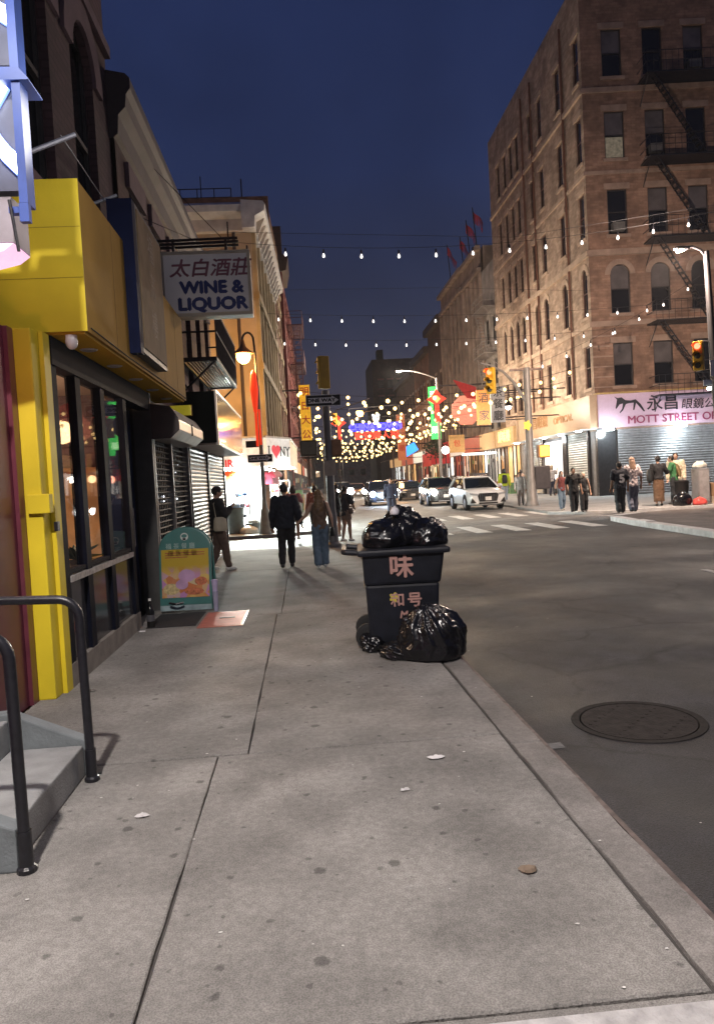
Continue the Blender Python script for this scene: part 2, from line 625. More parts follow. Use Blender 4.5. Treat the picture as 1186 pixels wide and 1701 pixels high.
# gum spots, litter
lit = MB()
for i in range(70):
    if i < 50:
        x, y, z = rnd.uniform(-1.3, 1.35), 2.2 + 9 * rnd.random()**1.4, .003
    else:
        x, y, z = rnd.uniform(1.5, 7), rnd.uniform(3, 14), ROADZ + .004
    s_ = rnd.uniform(.004, .009)
    a0 = rnd.uniform(0, PI)
    lit.add([(x + s_*math.cos(a0+q)*rnd.uniform(.6, 1.6), y + s_*math.sin(a0+q)*rnd.uniform(.4, 1), z + rnd.uniform(0, .002)) for q in (0, 1.3, 2.6, 3.9, 5.1)], [(0, 1, 2, 3, 4)])
struct(lit.build('litter_scraps', M('paper_scraps', (.6, .58, .56), .8)), 'stuff')
def scrap(label, x, y, w_, d_, mat, seed, nm='paper_scrap', cat='litter'):
    r2 = random.Random(seed)
    mb = MB()
    n, m = 9, 4
    vs = [(0, 0, .012)]
    fs = []
    for k in range(1, m):
        for j in range(n):
            a = 2*PI*j/n
            rr = k/(m-1) * r2.uniform(.7, 1.1)
            vs.append((w_*rr*math.cos(a), d_*rr*math.sin(a), .004 + (r2.random()*.018 if k < m-1 else .002)))
    for j in range(n):
        fs.append((0, 1+j, 1+(j+1) % n))
        for k in range(m-2):
            fs.append((1+k*n+j, 1+(k+1)*n+j, 1+(k+1)*n+(j+1) % n, 1+k*n+(j+1) % n))
    mb.add(vs, fs)
    o = link(nm, mb.mesh(nm, mat), None, (x, y, .002))
    return tag(o, label, cat)
scrap('crumpled white paper lying on the pavement by the kerb joint', .70, 4.44, .055, .035, M('white_tissue', (.62, .6, .6), .8), 3)
scrap('flat tan cup lid trodden into the pavement near the kerb', .86, 3.08, .045, .04, M('tan_card', (.17, .125, .09), .8), 5)
scrap('small curled white scrap left of the centre joint', -.95, 3.95, .04, .02, M('white_tissue', (.62, .6, .6), .8), 8)
scrap('pale butt lying at the middle of the near pavement', .45, 4.0, .03, .01, M('white_tissue', (.62, .6, .6), .8), 9, 'cigarette_butt')
scrap('dark flattened can lid on the pavement beyond the railing', -1.95, 6.62, .05, .035, M('dull_tin', (.14, .13, .12), .5, .5), 12)

# manhole in the road
mh = thing('manhole_cover', 'large round iron manhole cover set in the near road', 'manhole', (2.27, 5.12, ROADZ))
iron = M('worn_cast_iron', (.027, .0235, .023), .8, .0, spec=.1, var=.3, sc_=15, bump=.3)
MB().lathe([(.40, .0), (.405, .004), (.455, .005), (.46, .0)], (2.27, 5.12, ROADZ+.001), 40).build('rim', M('manhole_rim_steel', (.021, .019, .0185), .8, .0, spec=.1, var=.3, sc_=20), mh)
MB().lathe([(.392, 0), (.392, .003)], (2.27, 5.12, ROADZ+.0005), 40).build('lid', iron, mh)
stud = MB().lathe([(.014, 0), (.010, .003)], n=6).mesh('stud', iron)
for i in range(-6, 7):
    for j in range(-6, 7):
        if math.hypot(i, j) < 6.1 and (i*7 + j*5) % 6 == 0:
            link('stud', stud, mh, (i*.058, j*.058, .0036))
# road strip marks on the right
lane = struct(MB().box(6.6, 6.72, 8.9, 12.2, ROADZ+.002, ROADZ+.005).build('lane_marking', paint_line))
MB().box(1.46, 1.60, 4.72, 4.82, ROADZ+.001, ROADZ+.004).build('worn_paint_patch', M('dim_paint', (.12, .12, .12), .8, var=.5, sc_=18), lane)
xw = struct(MB().box(2.6, 2.6+.45, 22.6, 25.8, ROADZ+.0065, ROADZ+.010).build('crosswalk', paint_line))
stripe = MB().box(0, .5, 0, 3.2, ROADZ+.0065, ROADZ+.010).mesh('stripe', paint_line)
for i in range(5):
    link('stripe', stripe, xw, (4.05 + 1.22*i, 22.9, 0))
for i in range(7):
    link('stripe', stripe, xw, (3.0 + 1.15*i, 30.6, 0))

# right near corner walk with pale kerb
fw = struct(MB().prism([(9.9, -8), (60, -8), (60, 27.2), (13.4, 27.2), (10.55, 25.4), (10.25, 23.6), (9.95, 17)], -.1, -.005).build('corner_walk', brown_walk))
ks = [(9.55, -8), (9.58, 12), (9.62, 17), (9.92, 21.3), (10.0, 22.3), (10.35, 24.9)]
for (a, b) in zip(ks, ks[1:]):
    MB().prism([a, b, (b[0]+.34, b[1]+.05), (a[0]+.34, a[1]+.05)], -.115, .05 if b[1] < 22 or b[1] > 23 else .075).build('kerb_stone', M('pale_kerb', (.52, .52, .53), .8, var=.2, sc_=4, bump=.3), fw, bevel=.02)
MB().prism([(10.2, 25.5), (11.2, 25.9), (12.6, 26.9), (11.4, 26.4)], -.008, .012).build('ramp_plate', M('pale_kerb', (.5, .5, .5), .8), fw)
# far right corner walk under the tenement, and the far left corner walk under the souvenir shop
rw = struct(MB().prism([(10.2, 30.6), (11.2, 29.4), (12.6, 28.9), (60, 28.9), (60, 260), (11.9, 260), (11.9, 44), (10.9, 41)], -.1, 0).build('far_walk', pale_walk))
MB().prism([(10.05, 30.6), (11.15, 29.25), (12.6, 28.75), (60, 28.75), (60, 28.89), (12.6, 28.89), (11.2, 29.39), (10.19, 30.6)], -.112, .012).build('kerb_stone', M('pale_kerb', (.5, .5, .5), .8), rw)
lw_ = struct(MB().prism([(-60, 26.7), (-1.0, 26.7), (.7, 27.6), (1.2, 29), (3.9, 260), (-60, 260)], -.1, 0).build('left_far_walk', pale_walk))
MB().prism([(-60, 26.5), (-.95, 26.5), (.85, 27.45), (1.35, 28.9), (4.05, 260), (3.92, 260), (1.21, 29), (.7, 27.6), (-1.0, 26.69), (-60, 26.69)], -.112, .012).build('kerb_stone', M('grey_kerb', (.25, .25, .25), .8), lw_)

# ------------------------------------------------------------------ street lamp over the near pavement (behind the camera)
neutral = (1.0, .91, .85)
def cobra(name, label, base, h, reach, power, colr, group=None, emitcol=(1, .9, .8), spot=True, r=.085, pm=steel, mat_e=None):
    t = thing(name, label, 'street lamp', base, 0, group)
    bx_, by_, bz_ = base
    MB().tube([(bx_, by_, bz_), (bx_, by_, bz_+h*.55), (bx_, by_, bz_+h)], [r, r*.85, r*.62], 10).build('pole', pm, t, smooth=True)
    rx, ry = reach
    pts = []
    for i in range(7):
        q = i/6
        pts.append((bx_+rx*q, by_+ry*q, bz_+h-.05 + .55*math.sin(q*PI*.5)*min(1.5, math.hypot(rx, ry)/2.)))
    MB().tube(pts, r*.42, 8).build('arm', pm, t, smooth=True)
    e = pts[-1]
    ux, uy = (rx, ry) / Vector((rx, ry)).length if False else (rx/math.hypot(rx, ry), ry/math.hypot(rx, ry))
    hd = MB().ball((e[0]+ux*.25, e[1]+uy*.25, e[2]+.02), (.36, .2, .09), 14, 6).build('lamp_head', pm, t, smooth=True)
    MB().lathe([(.13, -.02), (.16, .0), (.02, .03)], (e[0]+ux*.32, e[1]+uy*.32, e[2]-.075), 14).build('lens', mat_e or M('street_lens', (1, 1, 1), emit=28, ecol=emitcol), hd)
    if power:
        if spot:
            lamp(t, (e[0]+ux*.32, e[1]+uy*.32, e[2]-.15), power, colr, 'SPOT', .12, R(165), .5, (0, 0, -1))
        else:
            lamp(t, (e[0]+ux*.32, e[1]+uy*.32, e[2]-.17), power, colr, 'POINT', .12)
    return t
cobra('street_lamp', 'grey street lamp lighting the near pavement from behind the viewer', (-1.35, -3.2, 0), 6.1, (.2, 3.0), 1900, neutral)
cobra('street_lamp', 'added grey street lamp, unseen on the opposite pavement beyond the right edge', (10.6, 11.5, 0), 8.6, (-2.2, 0), 280, (1, .84, .74))  # unseen lamp added to brighten the near facades and the corner signs
# ------------------------------------------------------------------ maroon storefront with stoop
maroon = M('maroon_paint', (.10, .014, .032), .4, var=.25, sc_=2.5)
t = thing('maroon_storefront', 'glossy maroon storefront wall beside the stoop', 'storefront', (-2.5, 5.2, 0))
MB().box(-2.8, -2.36, 4.8, 6.42, 0, 3.12).build('wall', maroon, t)
MB().box(-2.36, -2.325, 6.3, 6.42, 0, 3.12).build('corner_trim', M('maroon_trim', (.12, .03, .045), .3), t)
MB().box(-3.0, -2.82, -3, 4.8, 0, 3.6).build('recessed_wall', maroon, t)
MB().box(-3.4, -2.66, 1.2, 6.45, 3.6, 4.4).build('fascia', M('pink_fascia', (.35, .2, .28), .5), t)
b_ = MB().box(-2.36, -2.25, 5.62, 5.7, 2.74, 2.80).build('wall_lamp', black_metal, t)
MB().box(-2.27, -2.22, 5.6, 5.72, 2.66, 2.72).build('lamp_glass', M('peach_lamp', (1, .8, .7), emit=8, ecol=(1, .62, .5)), b_)
lamp(t, (-2.12, 5.55, 2.62), 4, (1, .42, .42), r=.05)

stone = M('stoop_stone', (.27, .275, .275), .85, var=.16, sc_=7, bump=.35, bsc=70, grime=.2)
t = thing('stoop', 'grey stone stoop of two steps in front of the maroon storefront', 'steps', (-1.8, 4.1, 0))
MB().box(-1.86, -1.43, 3.56, 4.62, 0, .19).build('step', stone, t, bevel=.012)
MB().box(-2.82, -1.865, 3.56, 4.62, 0, .375).build('step', stone, t, bevel=.012)
MB().prism([(-2.82, 0), (-1.40, 0), (-1.40, .205), (-1.86, .41), (-2.82, .41)], 4.622, 4.72, 'xz').build('cheek_wall', M('painted_cheek', (.15, .17, .18), .7, var=.2, sc_=6, bump=.2), t, bevel=.01)
MB().prism([(-2.82, 0), (-1.40, 0), (-1.40, .2), (-1.86, .40), (-2.82, .40)], 3.46, 3.558, 'xz').build('cheek_wall', MATS['painted_cheek'], t, bevel=.01)
def rail(y, lab):
    t = thing('railing', lab, 'handrail', (-1.37, y, 0), 0, 'black pipe railings of the stoop')
    pts = [(-1.365, y, 0)]
    pts.append((-1.375, y, .95))
    for i in range(7):
        a = i/6*PI/2
        pts.append((-1.375 - .12*(1-math.cos(a)), y, .98 + .12*math.sin(a)))
    pts.append((-2.9, y + .02, 1.16))
    MB().tube(pts, .027, 12).build('pipe', black_metal, t, smooth=True)
    MB().lathe([(.045, 0), (.045, .02), (.032, .03)], (-1.365, y, 0), 12).build('foot_flange', black_metal, t)
    MB().lathe([(.033, 0), (.033, .16)], (-1.366, y, .03), 12).build('sleeve', black_metal, t, smooth=True)
    MB().tube([(-2.3, y, .38), (-2.3, y, 1.13)], .022, 10).build('rear_post', black_metal, t, smooth=True)
rail(3.47, 'nearer black pipe handrail at the front end of the stoop')
rail(4.53, 'farther black pipe handrail at the back end of the stoop')

# LED blade sign
t = thing('glowing_blade_sign', 'tall blade sign with glowing white characters and a blue edge', 'sign', (-2.3, 5.1, 3.6))
blue = M('blue_enamel', (.045, .085, .30), .35, var=.2, sc_=4)
MB().box(-1.725, -1.67, 5.05, 5.19, 3.62, 5.9).build('edge_panel', blue, t)
MB().box(-2.3, -1.728, 5.16, 5.26, 4.55, 5.9).build('cabinet', M('sign_cabinet', (.07, .075, .11), .4), t)
MB().box(-2.3, -1.728, 5.16, 5.26, 3.74, 4.38).build('cabinet', MATS['sign_cabinet'], t)
MB().prism([(-1.95, 4.47), (-1.67, 4.47), (-1.61, 4.40), (-1.61, 4.39), (-1.95, 4.39)], 5.03, 5.3, 'xz').build('shelf_plate', blue, t)
MB().box(-1.73, -1.67, 5.05, 5.1, 3.50, 3.618).build('bracket', blue, t)
MB().box(-1.80, -1.735, 5.06, 5.12, 3.56, 3.60).build('bracket', blue, t)
led = M('led_white', (1, 1, 1), emit=7, ecol=(.86, .92, 1))
halo = M('led_blue_rim', (.2, .3, 1), emit=1.2, ecol=(.25, .4, 1))
for ch, z in (('樂', 5.15), ('水', 4.12)):
    text('rim_letter', ch, .98, halo, t, (-2.02, 5.15, z), ext=.012, off=.03, sx_=.66)
    text('letter', ch, .98, led, t, (-2.02, 5.125, z), ext=.012, off=.016, sx_=.66)
lamp(t, (-1.8, 4.3, 4.9), 24, (.9, .92, 1), r=.35)
lamp(t, (-1.28, 5.55, 4.35), 22, (1, .96, .92), r=.3)
t = thing('lit_box_sign', 'pale pink lit box sign under the blade sign', 'sign', (-2.2, 5.3, 3.3))
MB().box(-2.6, -1.83, 5.2, 5.5, 3.42, 3.72).build('housing', M('grey_sign_metal', (.26, .23, .25), .5), t)
MB().prism([(-2.6, 3.20), (-1.90, 3.36), (-1.83, 3.41), (-2.6, 3.41)], 5.19, 5.5, 'xz').build('lit_face', M('pink_lightbox', (.8, .6, .75), emit=.55, ecol=(.95, .62, .85)), t)
MB().tube([(-1.77, 5.0, 3.62), (-1.74, 5.02, 3.3)], .011, 8).build('hook_rod', black_metal, t)

# ------------------------------------------------------------------ yellow restaurant
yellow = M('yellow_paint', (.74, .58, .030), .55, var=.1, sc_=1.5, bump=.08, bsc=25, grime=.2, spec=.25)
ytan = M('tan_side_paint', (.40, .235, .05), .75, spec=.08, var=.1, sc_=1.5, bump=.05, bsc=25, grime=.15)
navy = M('dark_navy_frame', (.004, .005, .012), .7, spec=.08, var=.25, sc_=8)
t = thing('yellow_restaurant', 'restaurant front with a yellow box fascia and yellow corner pillar', 'restaurant', (-2.2, 9, 0))
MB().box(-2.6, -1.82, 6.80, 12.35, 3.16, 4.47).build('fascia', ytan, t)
MB().box(-2.62, -1.815, 6.785, 6.797, 3.155, 4.475).build('end_panel', yellow, t)
seamm = M('panel_seam', (.16, .10, .03), .9)
for ys_ in (7.9, 10.55, 11.6):
    MB().box(-1.8198, -1.8185, ys_, ys_+.008, 3.165, 4.465).build('panel_seam', seamm, t)
for zs_ in (3.62, 4.06):
    MB().box(-2.6, -1.82, 6.7825, 6.7845, zs_, zs_+.005).build('panel_seam', M('yellow_seam', (.36, .27, .02), .9), t)
MB().tube([(-1.812, 6.9, 3.2), (-1.812, 8.3, 3.185), (-1.812, 10, 3.2), (-1.812, 12.3, 3.19)], .006, 5).build('cable', rubber, t)
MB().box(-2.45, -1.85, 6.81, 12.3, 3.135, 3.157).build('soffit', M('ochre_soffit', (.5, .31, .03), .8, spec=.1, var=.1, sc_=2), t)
MB().box(-2.36, -2.19, 6.44, 6.78, 0, 3.13).build('pillar', yellow, t, bevel=.012)
MB().box(-2.188, -2.15, 6.62, 6.78, 0, 3.13).build('pillar_rib', yellow, t)
o = MB().box(-2.30, -2.12, 6.40, 6.50, 1.58, 1.74).build('switch_box', yellow, t, bevel=.006)
MB().box(-2.14, -2.11, 6.54, 6.60, 1.42, 1.50).build('door_bell', black_metal, o)
for i, y in enumerate((7.55, 8.55, 9.6, 10.65, 11.7)):
    d = MB().lathe([(.075, -.008), (.085, 0)], (-2.02, y, 3.133), 18).build('downlight', M('dull_white', (.55, .53, .5), .4), t)
    MB().lathe([(.055, -.004), (.05, 0)], (-2.02, y, 3.123), 16).build('lens', M('frosted_lens', (.4, .38, .36), .3), d)
d = MB().ball((-1.98, 6.86, 3.08), (.055, .055, .07), 14, 8).build('security_camera', M('white_plastic', (.8, .8, .8), .3), t, smooth=True)
MB().lathe([(.05, 0), (.05, .03)], (-1.98, 6.86, 3.11), 14).build('camera_base', MATS['white_plastic'], d)
# frames, four bays, low panels, sill
Ys = [6.80, 7.62, 8.55, 9.55]
fr = MB()
fr.box(-2.30, -2.14, 6.79, 11.0, 2.88, 3.13)
for y in (6.79, 7.50, 8.40, 9.42):
    fr.box(-2.26, -2.16, y, y+.16, .0, 2.88)
fr.box(-2.25, -2.17, 6.95, 9.42, 1.0, 1.04)
fr.build('window_frame', navy, t)
MB().box(-2.25, -2.145, 6.94, 9.42, .93, .985).build('window_sill', M('worn_white_sill', (.32, .30, .29), .6, var=.35, sc_=16), t)
MB().box(-2.28, -2.15, 6.78, 9.6, .0, .21).build('plinth', M('plinth_concrete', (.2, .18, .16), .9, var=.2, sc_=7, bump=.3), t)
gl = glass('shop_glass', (.92, .9, .9), .0)
for y0, y1 in ((6.95, 7.50), (7.66, 8.40), (8.56, 9.42)):
    MB().quad((-2.20, y0, 1.04), (-2.20, y1, 1.04), (-2.20, y1, 2.88), (-2.20, y0, 2.88)).build('pane', gl, t)
    MB().quad((-2.20, y0, .21), (-2.20, y1, .21), (-2.20, y1, .93), (-2.20, y0, .93)).build('low_pane', M('grey_low_glass', (.05, .05, .055), .12, var=.4, sc_=3), t)
# angled dark blue door return
MB().prism([(-2.20, 9.58), (-2.42, 10.2), (-2.42, 10.92), (-2.5, 10.92), (-2.5, 9.58)], 0, 2.88).build('door', M('deep_blue_door', (.006, .012, .042), .5, spec=.15, var=.3, sc_=2), t)
MB().box(-2.38, -2.13, 10.92, 11.02, 0, 3.13).build('door_jamb', M('jamb_edge', (.05, .05, .05), .6, .0), t)
MB().tube([(-2.36, 10.28, .95), (-2.32, 10.3, 1.0), (-2.32, 10.3, 1.5), (-2.36, 10.28, 1.55)], .012, 8).build('door_handle', steel, t)
# interior
room = MB()
X0, Y0, Y1 = -6.2, 6.5, 10.9
room.quad((X0, Y0, 0), (X0, Y1, 0), (X0, Y1, 3.1), (X0, Y0, 3.1))
room.quad((X0, Y1, 0), (-2.5, Y1, 0), (-2.5, Y1, 3.1), (X0, Y1, 3.1))
room.quad((X0, Y0, 0), (-2.5, Y0, 0), (-2.5, Y0, 3.1), (X0, Y0, 3.1))
room.quad((X0, Y0, 3.1), (-2.5, Y0, 3.1), (-2.5, Y1, 3.1), (X0, Y1, 3.1))
room.quad((X0, Y0, .05), (-2.5, Y0, .05), (-2.5, Y1, .05), (X0, Y1, .05))
room.build('room_lining', M('beige_room', (.34, .25, .18), .8, var=.1, sc_=2), t)
MB().box(-4.0, -2.7, 10.55, 10.85, .05, 2.1).build('partition', M('orange_partition', (.5, .30, .14), .7), t)
ms = MB().box(-4.6, -3.2, 9.75, 9.85, 2.22, 2.36).build('menu_shelf', M('dark_wood', (.06, .03, .02), .5), t)
for k in range(3):
    MB().box(-4.4+.42*k, -4.08+.42*k, 9.68, 9.74, 1.2, 1.5).build('menu_board', M('menu_card', (.5, .4, .38), .5), ms)
lt = M('counter_glow', (1, .75, .5), emit=2.5, ecol=(1, .62, .3))
for k, z in enumerate((1.98, 1.82, 2.08)):
    for j in range(6):
        MB().ball((-4.5+.26*j, 9.2+.35*k, z), .032, 8, 5).build('interior_bulb', lt, t)
rs = MB().prism([(-3.75, 2.30), (-3.35, 2.30), (-3.35, 2.22), (-3.55, 2.14), (-3.75, 2.22)], 9.3, 9.33, 'xz').build('red_sign', M('red_glow', (1, .02, .05), emit=2.6, ecol=(1, .01, .05)), t)
MB().box(-4.9, -3.0, 8.7, 9.2, .05, 1.05).build('counter', M('counter_white', (.5, .44, .42), .5), t)
MB().box(-4.4, -3.6, 8.72, 9.1, 1.05, 1.28).build('steam_tray', M('pink_lit_tray', (.6, .45, .45), emit=.35, ecol=(1, .6, .65)), t)
lamp(t, (-4.0, 8.3, 2.75), 130, (1, .74, .52), r=.2)
pl = thing('potted_plant', 'leafy plant behind the third pane of the yellow restaurant', 'plant', (-2.75, 9.1, .05))
MB().lathe([(.1, 0), (.14, .9), (.12, .9), (.1, .85)], (-2.75, 9.1, .05), 14).build('pot', M('grey_pot', (.12, .12, .12), .6), pl)
leafm = M('leaf_green', (.035, .055, .03), .5, var=.4, sc_=12)
for k in range(26):
    a, l = rnd.uniform(0, 2*PI), rnd.uniform(.2, .42)
    e = rnd.uniform(.25, 1.1)
    c = Vector((-2.75, 9.1, .95))
    d = Vector((math.cos(a)*math.cos(e), math.sin(a)*math.cos(e), math.sin(e)))
    s_ = d.cross(Vector((0, 0, 1))).normalized()*.035
    m_ = c + d*l*.55
    MB().add([c, m_-s_, c+d*l+Vector((0, 0, -.06)), m_+s_], [(0, 1, 2, 3)]).build('leaf', leafm, pl)

t = thing('navy_blade_sign', 'dark navy blade sign with a worn beige face on the yellow fascia', 'sign', (-1.9, 8.8, 3.3))
MB().box(-1.97, -1.80, 8.45, 8.6, 3.25, 4.93).build('end_cap', M('navy_cap', (.006, .010, .04), .6, spec=.06, var=.2, sc_=5), t)
MB().box(-1.97, -1.70, 8.6, 10.05, 3.28, 4.93).build('cabinet', M('navy_cabinet', (.01, .01, .02), .5), t)
MB().box(-1.699, -1.685, 8.64, 10.0, 3.34, 4.88).build('face', M('aged_beige_face', (.24, .175, .11), .75, spec=.1, var=.15, sc_=3, grime=.25), t)
MB().box(-1.8, -1.70, 8.45, 8.6, 3.25, 4.93).build('corner_strip', MATS['navy_cap'], t)
for k, ch in enumerate('福滿樓'):
    text('faded_character', ch, .36, M('faded_print', (.22, .16, .11), .7), t, (-1.683, 9.3, 4.6-.45*k), '+x', ext=.001)
t = thing('bottle', 'dark glass bottle standing by the foot of the restaurant door', 'bottle', (-2.02, 9.55, 0))
MB().lathe([(.048, 0), (.05, .02), (.05, .21), (.03, .26), (.017, .29), (.017, .36)], (-2.02, 9.55, .001), 16).build('glass_body', M('bottle_glass', (.008, .008, .008), .12), t, smooth=True)
MB().lathe([(.019, 0), (.019, .03)], (-2.02, 9.55, .345), 12).build('cap', M('white_cap', (.6, .6, .58), .4), t)
MB().lathe([(.0515, 0), (.0515, .08)], (-2.02, 9.55, .09), 16).build('paper_label', M('dark_label', (.06, .06, .07), .6), t)
scrap('white paper scrap lying against the restaurant plinth', -2.08, 9.3, .05, .03, MATS['white_tissue'], 21)

# upper brick building A and B
brickA = banded('plum_brick', (.085, .04, .05), (.6, .55, .55), .08, bx=.25, bz=.085)
brickB = banded('brown_red_brick', (.095, .040, .040), (.7, .62, .6), .08, bx=.25, bz=.085)

def wall_mesh(W, H, holes, depth=.22):
    """wall in x,z with openings; outward is -y; reveals go back by depth"""
    mb = MB()
    xs = sorted({0, W, *[h[0] for h in holes], *[h[2] for h in holes]})
    zs = sorted({0, H, *[h[1] for h in holes], *[h[3] for h in holes]})
    for i in range(len(xs)-1):
        for j in range(len(zs)-1):
            cx, cz = (xs[i]+xs[i+1])/2, (zs[j]+zs[j+1])/2
            if any(h[0] < cx < h[2] and h[1] < cz < h[3] for h in holes): continue
            mb.quad((xs[i], 0, zs[j]), (xs[i+1], 0, zs[j]), (xs[i+1], 0, zs[j+1]), (xs[i], 0, zs[j+1]))
    for (a, b, c, d) in holes:
        mb.quad((a, 0, b), (a, depth, b), (a, depth, d), (a, 0, d))
        mb.quad((c, 0, b), (c, 0, d), (c, depth, d), (c, depth, b))
        mb.quad((a, 0, b), (c, 0, b), (c, depth, b), (a, depth, b))
        mb.quad((a, 0, d), (a, depth, d), (c, depth, d), (c, 0, d))
    return mb

WC = {}
def window_parts(w_, h, kind, fm, sm):
    key = (round(w_, 3), round(h, 3), kind, fm.name, sm.name)
    if key in WC: return WC[key]
    f = MB()
    b = .07
    f.box(0, b, .10, .17, 0, h).box(w_-b, w_, .10, .17, 0, h).box(b, w_-b, .10, .17, 0, b).box(b, w_-b, .10, .17, h-b, h)
    f.box(b, w_-b, .09, .15, h*.5-.03, h*.5+.03)
    lo = MB().quad((b, .145, b), (w_-b, .145, b), (w_-b, .145, h*.5-.03), (b, .145, h*.5-.03))
    up = MB().quad((b, .135, h*.5+.03), (w_-b, .135, h*.5+.03), (w_-b, .135, h-b), (b, .135, h-b))
    sill = MB().box(-.14, w_+.14, -.09, -.003, -.2, -.005)
    if kind == 'arch':
        lin = MB()
        n = 14
        r0, r1 = w_/2, w_/2+.32
        for i in range(n):
            a, c = PI*i/n, PI*(i+1)/n
            P = [(w_/2 - r*math.cos(q), h - w_/2 + r*math.sin(q)) for (r, q) in ((r0, a), (r1, a), (r1, c), (r0, c))]
            lin.prism(P, -.05, -.003, 'xz')
    else:
        lin = MB().box(-.18, w_+.18, -.06, -.003, h+.005, h+.36)
    spand = None
    if kind == 'arch':
        spand = MB()
        n = 8
        for s in (0, 1):
            pts = [(w_/2 - (w_/2)*math.cos(PI/2*i/n), h - w_/2 + (w_/2)*math.sin(PI/2*i/n)) for i in range(n+1)] + [(0, h)]
            if s: pts = [(w_-x, z) for x, z in pts][::-1]
            spand.prism(pts, .0, .09, 'xz')
    WC[key] = (f.mesh('frame', fm), lo.mesh('pane', dark_glass), up.mesh('pane', dark_glass), up.mesh('pane', blind_glass), sill.mesh('sill', sm), lin.mesh('lintel', sm), spand.mesh('spandrel', MATS[sm.name]) if spand else None)
    return WC[key]

def put_window(root, mx, x, z, w_, h, kind, fm, sm, blind=False, spmat=None):
    f, lo, up, upb, sill, lin, sp = window_parts(w_, h, kind, fm, sm)
    wv = bpy.data.objects.new('window', f)
    col.objects.link(wv)
    wv.parent = root
    wv.matrix_local = mx @ Matrix.Translation((x, 0, z))
    for nm, me in (('pane', lo), ('pane', upb if blind else up), ('sill', sill), ('lintel', lin)):
        link(nm, me, wv)
    if sp:
        if spmat is not None and spmat.name != sp.materials[0].name:
            sp = sp.copy(); sp.materials[0] = spmat
        link('spandrel', sp, wv)
    return wv

def facade(root, origin, th, W, H, wins, mat, fm, sm, depth=.22, blinds=(), nm='wall'):
    """wins: (x, z, w, h, kind); origin is the world position of the facade's lower left corner seen from the street"""
    mx = Matrix.Translation(Vector(origin) - wl(root)) @ Matrix.Rotation(th, 4, 'Z')
    o = link(nm, wall_mesh(W, H, [(x, z, x+w_, z+h) for (x, z, w_, h, k) in wins], depth).mesh(nm, mat), root)
    o.matrix_local = mx
    for i, (x, z, w_, h, k) in enumerate(wins):
        put_window(root, mx, x, z, w_, h, k, fm, sm, i in blinds, mat)
    return mx

fmd = M('dark_window_frame', (.03, .027, .03), .5)
purp = M('plum_stone', (.12, .07, .085), .8, var=.2, sc_=4)
t = thing('plum_brick_building', 'tall plum brick building above the yellow restaurant', 'building', (-2.4, 6, 0))
facade(t, (-2.36, 6.82, 4.3), PI/2, 3.78, 12, [(.3+1.75*k, .4, .95, 2.6, 'arch') for k in range(2)] + [(.3+1.75*k, 5.5, .95, 3.0, 'arch') for k in range(2)], brickA, fmd, purp)
MB().box(-9, -2.6, 6.84, 10.58, 4.5, 16.1).build('body', brickA, t)
MB().box(-2.355, -2.28, 6.83, 10.58, 7.6, 7.75).build('belt_course', purp, t)
t = thing('bracket_arms', 'pair of pale sign bracket arms on the plum brick wall', 'bracket', (-2.3, 7.8, 4.9))
pg = M('pale_grey_metal', (.34, .35, .40), .45, .2)
MB().tube([(-2.35, 6.9, 4.72), (-1.86, 7.0, 4.95)], .022, 8).build('arm', pg, t)
MB().tube([(-2.35, 8.4, 4.78), (-1.86, 8.5, 4.98)], .018, 8).build('arm', pg, t)
MB().tube([(-1.98, 6.97, 4.93), (-1.98, 8.45, 4.9)], .006, 6).build('stay_wire', pg, t)
t = thing('brown_brick_building', 'low brown brick building with a heavy cornice beyond the restaurant', 'building', (-2.4, 15, 0))
facade(t, (-2.3, 10.6, 3.2), PI/2, 10.0, 4.2, [(.7+1.62*k, .8, .8, 2.1, 'flat') for k in range(6)], brickB, fmd, purp)
MB().box(-9, -2.53, 10.62, 20.6, 0, 7.35).build('body', brickB, t)
corn = MB()
corn.prism([(-2.302, 6.55), (-2.24, 6.6), (-2.22, 6.85), (-2.12, 6.95), (-2.10, 7.12), (-2.04, 7.2), (-2.04, 7.34), (-2.1, 7.40), (-2.6, 7.5), (-2.6, 6.55)], 10.55, 20.65, 'xz')
c_ = corn.build('cornice', M('painted_cornice', (.058, .040, .042), .6, var=.3, sc_=2, grime=.3), t)
br = MB().prism([(-2.22, 6.62), (-2.17, 6.66), (-2.13, 6.9), (-2.22, 6.9)], 0, .10, 'xz').mesh('corbel', MATS['painted_cornice'])

# ------------------------------------------------------------------ shuttered shops to the corner
slat_grey = M('shutter_slat', (.42, .43, .42), .42, .35, var=.15, sc_=5, grime=.2)
slat_dark = M('grille_slat', (.03, .024, .026), .5, .3, var=.4, sc_=8)
def slat_me(wid, h, mat, d=.022):
    mb = MB()
    P = [(0, 0), (-d*.5, h*.12), (-d, h*.5), (-d*.5, h*.88), (0, h*.97), (.006, h*.97), (.006, 0)]
    return mb.prism([(y, z) for y, z in P], 0, wid, 'yz').mesh('slat', mat, smooth=False)
def shutter(parent, origin, th, wid, z0, z1, h, mat, gap=0., nm='slat', me=None):
    """stack of slats; local x along the facade, outward is -y"""
    me = me or slat_me(wid, h, mat)
    mx = Matrix.Translation(Vector(origin) - wl(parent)) @ Matrix.Rotation(th, 4, 'Z')
    z = z0
    while z < z1 - h*.5:
        o = link(nm, me, parent)
        o.matrix_local = mx @ Matrix.Translation((0, 0, z))
        z += h + gap
    return me

